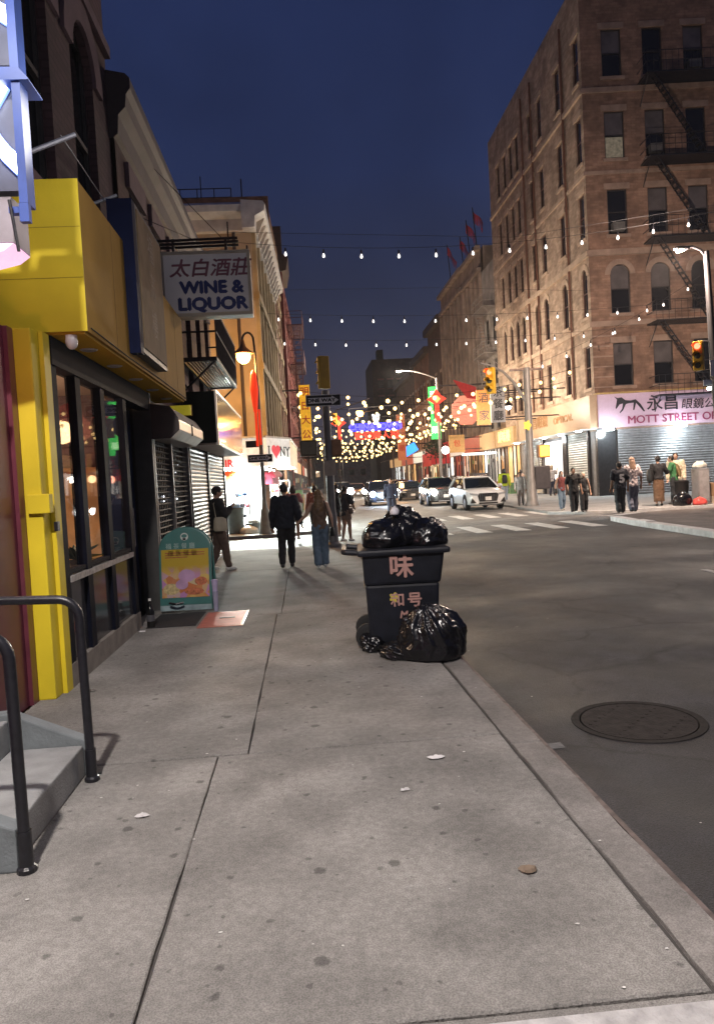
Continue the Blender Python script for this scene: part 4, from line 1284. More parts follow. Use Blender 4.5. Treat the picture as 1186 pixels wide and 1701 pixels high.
# shop
white_em = M('lit_white_sign', (.6, .59, .57), .5, emit=.22, ecol=(1, .96, .9))
MB().prism([(-12, 30.72), (-1.42, 30.72), (-.52, 32.85), (-1.3, 32.85), (-1.6, 31.0), (-12, 31.0)], 2.55, 3.70).build('shop_sign', white_em, t)
MB().prism([(-.52, 32.86), (-.28, 41.5), (-1.25, 41.5), (-1.3, 32.86)], 2.55, 3.70).build('shop_sign', M('lit_cream_sign', (.6, .52, .4), .5, emit=.14, ecol=(1, .82, .55)), t)
MB().prism([(-1.44, 30.66), (-.46, 32.85), (-.24, 41.6), (-1.5, 41.6), (-1.6, 31.0)], 3.702, 3.78).build('sign_cap', M('grey_cap', (.5, .47, .44), .6), t)
MB().box(-12, LX+.02, 30.60, 31.0, 3.70, 3.78).build('sign_cap', M('grey_cap', (.5, .47, .44), .6), t)
lred = M('red_letter', (.55, .02, .03), .5)
lblk = M('black_letter', (.02, .02, .02), .5)
cang = math.atan2(2.13, .90)
mch = Matrix.Translation(Vector((-1.42, 30.72, 0)) - wl(t)) @ Matrix.Rotation(cang, 4, 'Z')
hp_ = []
for i in range(30):
    a = 2*PI*i/30
    hp_.append((.019*16*math.sin(a)**3, .019*(13*math.cos(a)-5*math.cos(2*a)-2*math.cos(3*a)-math.cos(4*a))))
q_ = link('heart', MB().prism([(x*1.3+.85, z*1.05+3.17) for x, z in hp_], -.02, -.003, 'xz').mesh('heart', M('heart_red', (.62, .03, .06), .5, emit=.12, ecol=(1, .05, .08))), t)
q_.matrix_local = mch
for ch, x_ in (('I', .18), ('N', 1.5), ('Y', 2.02)):
    q_ = text('shop_lettering', ch, .56, lblk, t, (0, 0, 0), ext=.006, off=.008, sx_=1.25)
    q_.matrix_local = mch @ Matrix.Translation((x_, -.01, 3.15)) @ Matrix.Rotation(PI/2, 4, 'X')
    for (dx, dz) in {'I': ((0, .19), (0, -.19)), 'N': ((-.19, .19), (.19, .19), (-.19, -.19)), 'Y': ((-.2, .19), (.2, .19), (0, -.19))}[ch]:
        q2 = link('letter_serif', MB().box(x_+dx-.085, x_+dx+.085, -.018, -.004, 3.15+dz-.014, 3.15+dz+.014).mesh('letter_serif', lblk), t)
        q2.matrix_local = mch
text('red_lettering', 'SOUVENIR', .42, lred, t, (-3.75, 30.70, 2.70), ext=.006, off=.015, sx_=.95)
# open shop interior
shopw = M('shop_white', (.75, .75, .75), .6, emit=1.4, ecol=(.93, 1, .96))
rm = MB()
rm.quad((-12, 35.5, 0), (LX-.3, 35.5, 0), (LX-.3, 35.5, 2.7), (-12, 35.5, 2.7))
rm.quad((-9, 31.3, 0), (-9, 35.5, 0), (-9, 35.5, 2.7), (-9, 31.3, 2.7))
rm.quad((-9, 31.0, 2.56), (LX-.05, 31.0, 2.56), (LX-.05, 40, 2.56), (-9, 40, 2.56))
rm.build('shop_lining', shopw, t)
tube_l = M('fluorescent', (1, 1, 1), emit=14, ecol=(.92, 1, .96))
for i, (x, y) in enumerate(((-5.5, 31.6), (-4.2, 31.6), (-2.9, 31.6), (-4.2, 33.2), (-2.9, 33.2), (-5.5, 33.2))):
    MB().box(x-.5, x+.5, y-.12, y+.12, 2.47, 2.54).build('ceiling_tube', tube_l, t)
MB().box(-1.75, -1.62, 31.05, 31.2, 0, 2.55).build('corner_column', M('shop_column', (.6, .6, .58), .5), t)
for (fx, fy) in ((-2.6, 30.55), (-.85, 31.7)):  # floods added under the fascia to brighten the road before the shop
    fl_ = MB().box(fx-.22, fx+.22, fy-.1, fy+.1, 2.42, 2.52).build('flood_lamp', M('added_shop_flood', (1, 1, 1), emit=16, ecol=(.93, 1, .95)), t)
    lamp(t, (fx+.05, fy-.15, 2.38), 2200, (.90, 1, .93), 'SPOT', .2, R(158), .35, (.15, -.25, -1))
lamp(t, (-3.2, 31.15, 2.42), 900, (.86, 1, .93), r=.4)
lamp(t, (-.9, 32.5, 2.3), 900, (.9, 1, .92), r=.4)
MB().box(-1.50, -1.42, 33.1, 41.4, .25, 2.5).build('side_display', M('side_display_white', (.7, .7, .7), .6, emit=.75, ecol=(.95, 1, .96), var=.3, sc_=3), t)
lamp(t, (-.6, 37.5, 2.35), 700, (.95, 1, .9), r=.4)
# goods
def hang_tee(x, y, z, s, c, lab, th=0.):
    mb = MB()
    P = [(-.18, -.3), (.18, -.3), (.18, .08), (.27, -.02), (.36, .07), (.2, .28), (.07, .3), (0, .26), (-.07, .3), (-.2, .28), (-.36, .07), (-.27, -.02), (-.18, .08)]
    mb.prism([(a*s, b*s) for a, b in P], -.03, .03, 'xz')
    o = link('hanging_shirt', mb.mesh('hanging_shirt', M('cloth_'+lab.split()[0], c, .85, var=.15, sc_=9), bevel=.01), None, (x, y, z), (0, 0, th))
    return tag(o, lab, 'shirt', 'shirts hanging in the souvenir shop')
hang_tee(-2.95, 30.6, 2.16, .95, (.75, .10, .02), 'orange shirt hanging left of the lamp pole in the souvenir shop')
hang_tee(-1.95, 30.6, 2.02, .9, (.14, .15, .20), 'slate shirt hanging right of the lamp pole in the souvenir shop')
hang_tee(-1.42, 30.65, 2.05, .85, (.42, .05, .10), 'crimson shirt hanging at the shop corner')
hang_tee(-1.18, 30.85, 2.06, .95, (.36, .22, .25), 'dusky pink shirt hanging outermost at the shop corner')
def rack(x, y, w_, d_, h, n, lab, pal, r=.07):
    t = thing('goods_rack', lab, 'rack', (x, y, 0), 0, 'racks of goods in the souvenir shop')
    f = MB()
    for dx in (-w_/2, w_/2):
        for dy in (-d_/2, d_/2):
            f.tube([(x+dx, y+dy, 0), (x+dx, y+dy, h)], .018, 5)
    for k in range(5):
        f.box(x-w_/2, x+w_/2, y-d_/2, y+d_/2, h*k/4+.02, h*k/4+.035)
    f.build('shelves', M('rack_wire', (.3, .3, .3), .4, .5), t)
    for k in range(n):
        c = pal[k % len(pal)]
        zz = h*rnd.randrange(4)/4 + .04 + r
        MB().ball((x+rnd.uniform(-w_/2+.05, w_/2-.05), y+rnd.uniform(-d_/2, d_/2)-.02, zz), (r*rnd.uniform(.8, 1.4), r, r*rnd.uniform(.8, 1.3)), 7, 5).build('goods', M('goods_%s' % c[0], c[1], .6), t)
    return t
PAL = [('blue', (.05, .16, .5)), ('pink', (.6, .15, .2)), ('dark', (.04, .04, .06)), ('grey', (.3, .3, .33)), ('wine', (.25, .03, .06)), ('white', (.7, .7, .7))]
rack(-3.4, 31.0, .5, .4, 1.5, 16, 'rack of mixed trinkets behind the pale sacks by the shop front', PAL)
rack(-2.55, 30.7, .6, .4, 1.75, 22, 'rack of caps and dolls left of the lamp pole', [PAL[2], PAL[4], PAL[3], PAL[1], PAL[0]], .085)
rack(-1.2, 31.6, .4, .9, 1.9, 22, 'rack of bright trinkets at the street corner of the shop', [('green', (.05, .4, .2)), ('yellow', (.6, .5, .08)), PAL[5], PAL[1], PAL[3]], .07)
rack(-.85, 34.5, .4, 1.6, 1.9, 24, 'long rack of teal and white goods along the lit side street front', [('teal', (.08, .35, .36)), PAL[5], ('green', (.05, .4, .2)), PAL[3]], .08)
t = thing('litter_bin', 'grey round litter bin beside the corner shutter', 'bin', (-3.15, 28.3, 0))
MB().lathe([(.27, 0), (.32, .9), (.34, .92), (.34, .98), (.28, .98), (.27, .9)], (-2.62, 28.2, 0), 16).build('drum', M('dark_grey_drum', (.07, .08, .075), .6), t, smooth=True)
MB().ball((-2.62, 28.2, 1.0), (.22, .22, .16), 10, 6).build('blue_liner', M('blue_liner', (.12, .25, .5), .5), t, smooth=True)
bag('pale knotted sack beside the grey litter bin', (-2.12, 27.9, 0), (.34, .25, .20), 5.5, (0, 0, 1), mat=M('white_sack', (.5, .5, .46), .6), sub=4, name='sack', cat='sack')
t = thing('planter', 'round dark planter tub by the lamp pole foot', 'planter', (-1.95, 28.2, 0))
MB().lathe([(.22, 0), (.3, .36), (.31, .38), (.26, .38), (.25, .3)], (-1.95, 28.2, 0), 14).build('tub', M('tub_grey', (.10, .12, .12), .6), t, smooth=True)
MB().ball((-1.95, 28.2, .42), (.22, .2, .12), 8, 5).build('filling', M('pale_fill', (.4, .42, .42), .7), t, smooth=True)

# more left buildings down the street
brickL = banded('warm_brick', (.24, .13, .085), (.75, .7, .65), .08, bx=.25, bz=.09)
brickR = banded('dark_red_brick', (.15, .035, .04), (.7, .6, .6), .08, bx=.25, bz=.09)
t = thing('tall_brick_building', 'tall warm brick building with a roof railing behind the cream corner building', 'building', (-2, 44, 0))
facade(t, (-1.15, 43.3, 0), TH, 9, 17.6, [(.8+2.1*k, z, 1.0, 1.9, 'flat') for k in range(4) for z in (4.6, 7.9, 11.2, 14.4)], brickL, fmd, cream, blinds=(2,))
MB().box(-9, -1.42, 43.4, 52, 0, 17.4).build('body', brickL, t)
MB().box(-9, -1.10, 43.2, 43.4, 3.9, 18.1).build('party_wall', brickL, t)
MB().box(-7.4, -2.4, 43.0, 43.19, 15.6, 16.9).build('roof_shed', M('tar_black', (.02, .018, .02), .9), t)
rl = MB()
for z in (18.4, 18.9):
    rl.tube([(-8, 44, z), (-3.2, 44, z)], .03, 5)
for k in range(6):
    rl.tube([(-8+.96*k, 44, 17.4), (-8+.96*k, 44, 18.9)], .03, 5)
rl.tube([(-4.9, 44, 17.5), (-4.9, 44, 19.6)], .03, 5).tube([(-2.6, 44, 17.5), (-2.6, 44, 19.4)], .04, 5)
rl.build('roof_railing', dark_iron, t)
t = thing('red_brick_tenement', 'dark red tenement with fire escapes past the tall brick building', 'building', (-1, 60, 0))
facade(t, (-.85, 52.4, 0), TH, 22, 17.0, [(1+2.7*k, z, 1.1, 1.9, 'flat') for k in range(8) for z in (4.8, 8.0, 11.2, 14.2)], brickR, fmd, M('dusty_red_stone', (.2, .08, .075), .8))
MB().box(-9, -.68, 52.5, 74, 0, 16.9).build('body', brickR, t)
MB().prism([(-1.2, 16.4), (-.4, 16.5), (-.2, 17.4), (-.3, 17.6), (-1.2, 17.6)], 52.3, 57, 'xz').build('cornice', M('dark_cornice', (.05, .035, .03), .6), t)
MB().box(-1.9, -.6, 52.6, 53.6, 17, 19.6).build('chimney', M('chimney_brick', (.06, .035, .03), .9), t)
fire_escape('fire_escape', 'dark red iron fire escape on the dark red tenement', (-.55, 58, 0), TH, 5.5, 1.1, [4.6, 7.8, 11.0, 14.0], mat=M('maroon_iron', (.05, .016, .02), .6), slats=8, rods=10)
t = thing('dim_left_block', 'dim far row of walk-ups continuing the left side of the street', 'building', (0, 90, 0))
facade(t, (-.2, 74.6, 0), TH, 30, 14.2, [(1+2.9*k, z, 1.2, 1.9, 'flat') for k in range(10) for z in (4.8, 7.8, 10.8)], banded('dusk_brick', (.11, .045, .045), (.7, .65, .65), .08), fmd, M('dusty_red_stone', (.2, .08, .075)))
MB().box(-9, -.05, 74.7, 104, 0, 14.1).build('body', MATS['dusk_brick'], t)
t = thing('far_left_block', 'far low buildings closing the left side at the end of the street', 'building', (2, 130, 0))
facade(t, (.7, 105, 0), TH, 90, 12.5, [(2+4*k, z, 1.4, 2.0, 'flat') for k in range(20) for z in (5, 8.5)], banded('end_brick', (.12, .07, .06), (.7, .65, .65), .08), fmd, M('dusty_red_stone', (.2, .08, .075)))
MB().box(-9, 1.0, 105.1, 195, 0, 12.4).build('body', MATS['end_brick'], t)
PANES = [[M('amber_pane_%d' % i, c, .4, emit=e, ecol=ec, var=.5, sc_=2.5) for i, (c, e, ec) in enumerate((((.4, .25, .12), .5, (1, .55, .2)), ((.3, .16, .07), .22, (1, .45, .15)), ((.1, .06, .04), .06, (1, .5, .2)), ((.5, .4, .28), .8, (1, .75, .45))))],
         [M('rosy_pane_%d' % i, c, .4, emit=e, ecol=ec, var=.5, sc_=2.5) for i, (c, e, ec) in enumerate((((.3, .1, .07), .25, (1, .3, .15)), ((.2, .05, .04), .12, (1, .15, .08)), ((.07, .04, .04), .04, (1, .3, .2)), ((.45, .32, .25), .5, (1, .7, .5))))],
         [M('pale_pane_%d' % i, c, .4, emit=e, ecol=ec, var=.5, sc_=2.5) for i, (c, e, ec) in enumerate((((.5, .5, .46), .8, (1, .95, .85)), ((.3, .28, .25), .3, (1, .9, .75)), ((.1, .1, .1), .06, (1, .9, .8)), ((.6, .6, .6), 1.2, (.95, 1, .97))))]]
GOODS = [M('stall_goods_%d' % i, c, .7) for i, c in enumerate(((.3, .08, .05), (.1, .09, .08), (.4, .3, .16), (.07, .14, .2), (.5, .46, .4), (.05, .04, .04), (.1, .2, .09)))]
def shop_bays(t, a, b, top, k, mk, world):
    x = a
    while x < b - .4:
        wd_ = rnd.choice((.7, 1.0, 1.3, 1.7))
        e = min(b, x + wd_)
        ps = PANES[k]
        if rnd.random() < .3:
            mk(x, e-.1, .005, .06, .05, top).build('shop_door', ps[rnd.randrange(4)], t, world=world)
        else:
            zc_ = rnd.uniform(.4, 1.0)
            mk(x, e-.1, .005, .12, .0, zc_).build('stall_riser', GOODS[rnd.randrange(7)], t, world=world)
            zm = rnd.uniform(zc_+.4, top-.3)
            mk(x, e-.1, .005, .05, zc_, zm).build('window_display', ps[rnd.randrange(4)], t, world=world)
            mk(x, e-.1, .005, .06, zm, top).build('window_transom', ps[rnd.randrange(4)], t, world=world)
        mk(e-.1, e, .0, .16, .0, top).build('mullion', fmd, t, world=world)
        if rnd.random() < .6:
            mk(x+.1, x+.1+min(.8, wd_*.7), .3, .9, .0, rnd.uniform(.5, 1.5)).build('goods_stand', GOODS[rnd.randrange(7)], t, world=world)
        if rnd.random() < .5:
            z_ = top - rnd.uniform(.3, .9)
            mk(x+.1, x+.1+wd_*.45, .2, .26, z_-.35, z_).build('hanging_sign', GOODS[rnd.randrange(7)], t, world=world)
        x = e
# lit shop fronts down the left side
warm_front = M('warm_shop_front', (.3, .2, .1), .5, emit=.3, ecol=(1, .55, .22))
red_front = M('red_shop_front', (.35, .08, .06), .5, emit=.15, ecol=(1, .16, .08))
white_front = M('white_shop_front', (.4, .4, .35), .5, emit=.35, ecol=(1, .9, .75))
lf = [warm_front, red_front, white_front]
for k in range(9):
    y = 44 + 11*k + (k > 4)*6
    x = -1.13 + (y-43.3)*.0279
    t = thing('lit_shop', ['lit shop front on the left just past the cream corner building', 'reddish shop front under the fire escapes on the left', 'white lit shop front midway along the dark red tenement', 'amber shop front at the near end of the dim left row', 'reddish shop front in the middle of the dim left row', 'pale shop front at the far end of the dim left row', 'amber shop front first in the far left block', 'reddish shop front second in the far left block', 'pale shop front farthest down the left side'][k], 'shop', (x, y, 0), TH)
    MB().box(.3, 9.5, -.06, -.01, 2.7, 3.7).build('fascia', lf[(k+1) % 3], t, world=False)
    shop_bays(t, .3, 9.5, 2.62, k % 3, lambda a, b, y0, y1, z0, z1: MB().box(a, b, -y1, -y0, z0, z1), False)

# ------------------------------------------------------------------ right side: the corner tenement
front_brick = banded('rust_brick', (.36, .228, .17), (.8, .74, .7), .08, bx=.5, bz=.16)
side_brick = banded('buff_brick', (.55, .43, .335), (.85, .8, .75), .08, bx=.5, bz=.16)
stone_r = M('brown_sandstone', (.36, .26, .21), .8, var=.2, sc_=2, grime=.2)
stone_b = M('buff_stone', (.55, .43, .33), .8, var=.15, sc_=2, grime=.2)
t = thing('corner_tenement', 'six storey brick corner tenement with arched fourth row windows and ground floor optician', 'building', (18.1, 45, 0))
rowsz = [(6.7, 2.6, 'flat'), (11.1, 2.95, 'arch'), (15.85, 2.7, 'flat'), (20.4, 2.8, 'flat'), (25.25, 2.8, 'flat')]
ang = R(-3.5)
wn = []
for (z, h, k) in rowsz:
    for c in (1.25, 3.72, 6.2, 8.7, 11.2):
        wn.append((c, z-4.0, 1.2, h, k))
mxf = facade(t, (18.05, 45, 4.0), ang, 16, 27.2, wn, front_brick, fmd, stone_r, depth=.3, blinds=(0, 1, 11, 15, 16, 12, 5, 6, 20, 22))
for (x_, z_) in ((3.9, 20.55), (1.45, 16.0), (6.4, 25.4)):
    o = link('air_conditioner', MB().box(0, .72, -.35, .08, 0, .5).mesh('air_conditioner', M('ac_grey', (.12, .12, .12), .6), bevel=.02), t); o.matrix_local = mxf @ Matrix.Translation((x_, 0, z_-4))
o = link('lit_room', MB().box(1.33, 2.37, .118, .128, 20.5-4, 21.7-4).mesh('lit_room', M('dim_room_glow', (.2, .18, .14), .4, emit=.045, ecol=(1, .88, .62), var=.6, sc_=5)), t); o.matrix_local = mxf
lens_cols = [.9, 4.3, 8.1, 10.15, 13.7, 15.4, 17.2, 19.2]
wn2 = [(22 - c - .5, z-4.0, .95, h, k) for (z, h, k) in rowsz for c in lens_cols]
facade(t, (18.05, 67, 4.0), -PI/2, 22-.02, 27.2, wn2, side_brick, M('red_brown_frame', (.09, .035, .03), .5), stone_b, depth=.3)
MB().prism([(18.4, 45.33), (33.8, 44.4), (33.8, 67), (18.4, 67)], 3.9, 31.0).build('body', M('tenement_core', (.1, .07, .06), .9), t)
for (z, dz, pr) in ((10.35, .3, .12), (15.05-.45, .35, .16), (20.0-.55, .22, .08), (24.6-.3, .3, .14)):
    o = link('belt_course', MB().box(-.12, 16, -pr, -.004, z-4, z-4+dz).mesh('belt_course', stone_r), t); o.matrix_local = mxf
    MB().box(18.05-pr, 18.046, 45.05, 66.9, z, z+dz).build('belt_course', stone_b, t)
for k in range(8):
    z = 6.0 + .62*k
    if 6.4 < z < 9.6 or True:
        o = link('string_course', MB().box(0, 1.22, -.03, -.004, z-4, z-3.92).mesh('string_course', stone_r), t); o.matrix_local = mxf
for y in (48.2, 56.9, 54.6):
    MB().tube([(17.96, y, 5.9), (17.96, y, 30)], .075, 6).build('downpipe', M('rust_pipe', (.16, .075, .05), .6), t)
o = link('chimney_stack', MB().box(3, 5, 1, 2.4, 27.1, 29.6).mesh('chimney_stack', front_brick), t); o.matrix_local = mxf
# sign band + optician
pinkw = M('pink_white_sign', (.46, .34, .45), .45, emit=.04, ecol=(1, .66, .92), var=.04)
peach = M('peach_sign', (.40, .28, .19), .45, emit=.02, ecol=(1, .72, .48), var=.05)
o = link('front_sign', MB().box(.0, 16, -.5, -.004, .15, 2.16).mesh('front_sign', pinkw), t); o.matrix_local = mxf
fs = o
MB().box(17.55, 18.046, 44.6, 60.5, 4.15, 6.16).build('side_sign', peach, t)
o = link('sign_cap', MB().box(-.1, 16, -.62, -.004, 2.17, 2.27).mesh('sign_cap', M('ochre_cap', (.4, .26, .1), .6)), t); o.matrix_local = mxf
def sign_text(s, x, z, size, mat, sx_=1., off=0., y=-.51, sh=0.):
    q = text('lettering', s, size, mat, fs, (0, 0, 0), ext=.01, off=off, sx_=sx_, align='LEFT', world=False, shear=sh)
    q.location = (x, y, z)
    return q
ink = M('sign_ink', (.02, .02, .03), .5)
plum = M('plum_letter', (.22, .03, .09), .5)
sign_text('永昌', 2.95, 1.42, 1.0, ink, 1., .012)
sign_text('眼鏡公司', 5.05, 1.28, .66, ink, 1.05, .004, sh=.12)
ol = sign_text('MOTT STREET OPTICAL', 1.75, .52, .66, plum, 1.04, .008)
# slab serifs
hx = []
# leaping horse emblem
P = [(1.1, 1.95), (1.3, 1.85), (1.55, 1.88), (1.78, 1.70), (2.1, 1.66), (2.4, 1.72), (2.7, 1.42), (2.95, .98), (2.88, .95), (2.6, 1.28), (2.42, 1.5), (2.3, 1.08), (2.22, 1.08), (2.28, 1.52), (2.0, 1.50), (1.8, 1.46), (1.62, 1.10), (1.42, .92), (1.40, .98), (1.56, 1.18), (1.62, 1.5), (1.42, 1.46), (1.22, 1.2), (1.16, 1.24), (1.32, 1.58), (1.3, 1.72)]
bmh = bmesh.new()
vs = [bmh.verts.new((x, 0, z)) for x, z in P]
fc = bmh.faces.new(vs)
bmesh.ops.triangulate(bmh, faces=[fc])
ext = bmesh.ops.extrude_face_region(bmh, geom=bmh.faces[:])
for v in [e for e in ext['geom'] if isinstance(e, bmesh.types.BMVert)]: v.co.y -= .012
meh = bpy.data.meshes.new('emblem'); bmh.to_mesh(meh); bmh.free(); meh.materials.append(ink)
link('emblem', meh, fs, (-.1, -.503, .05))
gold = M('gold_letter', (.28, .15, .05), .4, .3)
text('lettering', '永昌眼鏡', .95, gold, t, (17.53, 54.9, 5.25), '-x', ext=.01, off=.015, sx_=1.25, align='CENTER')
text('lettering', 'OPTICAL', .62, gold, t, (17.53, 49.4, 5.1), '-x', ext=.01, off=.015, sx_=1.5, align='CENTER')
# ground floor: shutters, column, lamps
o = link('shop_wall', MB().box(0, 16, .1, .3, -4, .15).mesh('shop_wall', M('shop_dark_back', (.03, .03, .032), .6)), t); o.matrix_local = mxf
scol = M('black_granite', (.02, .02, .022), .2)
o = link('column', MB().box(.0, 1.15, -.12, .09, -4, .14).mesh('column', scol), t); o.matrix_local = mxf
slat_dim = M('dim_shutter_slat', (.24, .245, .26), .42, .35, var=.15, sc_=5, grime=.2)
sm_ = slat_me(14.4, .155, slat_dim, .05)
shutter(t, (18.05+1.3*math.cos(ang), 45+1.3*math.sin(ang), 0), ang, 14.4, .02, 4.1, .155, slat_grey, me=sm_)
MB().box(18.1, 18.4, 45.4, 67, 0, 4.14).build('side_base', M('grey_side_base', (.2, .19, .19), .7), t)
side_me = slat_me(3.6, .155, slat_grey, .05)
for y in (49.9, 59.0):
    shutter(t, (18.04, y, 0), -PI/2, 3.6, .02, 4.05, .155, slat_grey, me=side_me)
for (y0, y1, mname) in ((46.05, 46.3, 'dark'), (50.0, 50.8, 'dark'), (55.0, 55.4, 'dark')):
    MB().box(17.92, 18.08, y0, y1, 0, 4.1).build('pier', scol, t)
MB().box(17.98, 18.08, 51.0, 54.8, .9, 3.8).build('bright_display', M('pale_display', (.75, .74, .72), .4, emit=.5, ecol=(1, .95, .93)), t)
MB().box(17.96, 18.07, 50.35, 50.75, 2.6, 3.5).build('red_panel', M('red_display', (.6, .05, .05), .5, emit=.4, ecol=(1, .05, .05)), t)
flood = M('flood_white', (1, 1, 1), emit=22, ecol=(.88, 1, .98))
for x in (.5, 4.9, 9.3):
    o = link('flood_lamp', MB().box(-.28, .28, -.2, .2, -.06, .06).mesh('flood_lamp', flood), t); o.matrix_local = mxf @ Matrix.Translation((x, -.75, .02))
    p = mxf @ Vector((x, -.95, -.15)) + wl(t)
    lamp(t, p, 240, (.84, .97, 1), r=.25)
for y in (46.0, 49.2, 52.6, 56.2, 59.6):
    MB().lathe([(.16, -.06), (.2, 0)], (17.3, y, 4.1), 12).build('soffit_lamp', flood, t)
    lamp(t, (17.2, y, 3.85), 26, (.9, .97, 1), r=.15)
MB().box(17.0, 18.04, 44.9, 60.4, 4.112, 4.148).build('soffit', M('white_soffit', (.6, .6, .6), .5), t)
te = fire_escape('fire_escape', 'black zigzag fire escape on the front of the corner tenement', (21.4, 44.77, 0), ang, 8.2, 1.5, [5.9, 10.3, 15.2, 19.9, 24.7], 1.15, mat=black_metal, slats=10, rods=22, dirn=1, stair=(.06, .42))

# next buildings on the right
pale = M('pale_grey_stucco', (.33, .31, .29), .8, var=.15, sc_=1, grime=.3)
t = thing('grey_flag_building', 'pale grey stepped building with red flags on its roof', 'building', (18.3, 80, 0))
hts = [(67.05, 72, 21.2), (72, 80.0, 23.8), (80, 93, 24.0)]
for i, (y0, y1, h) in enumerate(hts):
    mt = [pale, M('taupe_stone', (.30, .235, .20), .8, var=.15, sc_=1, grime=.3), M('taupe_stone', (.3, .235, .2))][i]
    n = max(2, int((y1-y0)/2.6))
    wn = [((y1-y0)/n*(k+.25), z, (y1-y0)/n*.5, 2.3, 'flat') for k in range(n) for z in ((6, 9.6, 13.2, 16.8) if i else (6, 10, 14))]
    facade(t, (18.2, y1, 0), -PI/2, y1-y0, h, wn, mt, fmd, mt, blinds=(1, 4))
    MB().box(18.45, 30, y0+.01, y1-.01, 0, h-.02).build('body', mt, t)
    if i:
        nn = int((y1-y0)/1.9)
        pm_ = MB().box(-.28, 0, -.25, .25, 4.5, h-2.6).mesh('pilaster', mt)
        for k in range(nn+1):
            link('pilaster', pm_, t, Vector((18.197, y0+.3+(y1-y0-.6)*k/nn, 0)) - wl(t))
        MB().box(17.8, 18.19, y0+.01, y1-.01, h-2.5, h-2.1).build('belt_course', mt, t)
        MB().box(17.7, 18.19, y0+.01, y1-.01, h-.4, h).build('cornice', mt, t)
fire_escape('fire_escape', 'pale grey fire escape with stacked ladders on the grey flag building', (18.15, 71.6, 0), -PI/2, 4.2, 1.2, [8.2, 12.8, 17.0], mat=M('pale_iron', (.22, .20, .19), .5), slats=6, rods=9)
flagm = M('flag_red', (.40, .03, .04), .7, var=.2, sc_=4)
for i, (x, y, h, lab) in enumerate(((18.4, 74, 4.2, 'red roof flag nearest the corner tenement'), (18.4, 77, 4.0, 'red roof flag second from the corner tenement'), (18.6, 81, 3.6, 'drooping red roof flag in the middle of the row'), (18.6, 88, 5.0, 'red roof flag farthest down the grey building'))):
    t = thing('roof_flag', lab, 'flag', (x, y, 23.9), 0, 'red flags on the grey building roof')
    MB().tube([(x, y, 23.8), (x-.3, y, 23.9+h)], .05, 6).build('pole', dark_iron, t)
    fl = MB()
    nn = 8
    for k in range(nn):
        a, b = k/nn, (k+1)/nn
        zt1 = 23.9+h
        fa = lambda q: (x-.3+1.05*q, y+.22*math.sin(q*7+i), zt1-.2-1.3*q*(1+.15*i))
        A, B = fa(a), fa(b)
        fl.quad(A, B, (B[0]-.2*b, B[1], B[2]-1.0), (A[0], A[1], A[2]-1.0))
    fl.build('cloth', flagm, t)
t = thing('brown_walkup_row', 'row of brown walk-ups beyond the grey flag building', 'building', (18.3, 110, 0))
for i, (y0, y1, h, c) in enumerate(((93.05, 104, 22, 'umber_brick'), (104, 118, 20, 'orange_brick'), (118, 140, 19, 'umber_brick'), (140, 176, 17, 'end_brick'))):
    mt = banded(c, {'umber_brick': (.12, .065, .05), 'orange_brick': (.3, .13, .065)}.get(c, (.12, .07, .06)), (.7, .65, .6), .08)
    n = int((y1-y0)/2.8)
    facade(t, (18.25, y1, 0), -PI/2, y1-y0, h, [((y1-y0)/n*(k+.28), z, 1.2, 2.1, 'flat') for k in range(n) for z in (6, 9.5, 13)], mt, fmd, stone_r)
    MB().box(18.5, 30, y0+.01, y1-.01, 0, h-.02).build('body', mt, t)
    MB().box(17.6, 18.24, y0+.02, y1-.02, h-.9, h).build('cornice', M('dark_cornice', (.05, .035, .03)), t)
t = thing('far_tower_block', 'dark blocky building standing at the bend of the street', 'building', (21, 185, 0))
facade(t, (18.0, 182, 0), 0, 11, 31.0, [(1.4+2.3*k, z, 1.2, 2.0, 'flat') for k in range(4) for z in (8, 12, 16, 20, 24)], banded('night_brick', (.075, .04, .038), (.75, .7, .7), .08), fmd, M('dusty_red_stone', (.2, .08, .075)))
MB().box(18.0, 29, 182.4, 200, 0, 31.0).build('body', MATS['night_brick'], t)
MB().box(19.5, 21, 183, 186, 31.0, 33.5).build('tank_house', M('tar_black', (.02, .018, .02)), t)
t = thing('skyline_block', 'low dark blocks closing the far end of the street', 'building', (8, 262, 0))
facade(t, (-10, 262, 0), 0, 40, 15, [(2+4*k, z, 1.8, 2.2, 'flat') for k in range(9) for z in (4, 9)], banded('dim_grey_brick', (.2, .17, .18), (.75, .7, .7), .08), fmd, M('dusty_red_stone', (.2, .08, .075)))
MB().box(-10, 30, 262.4, 280, 0, 15).build('body', MATS['dim_grey_brick'], t)
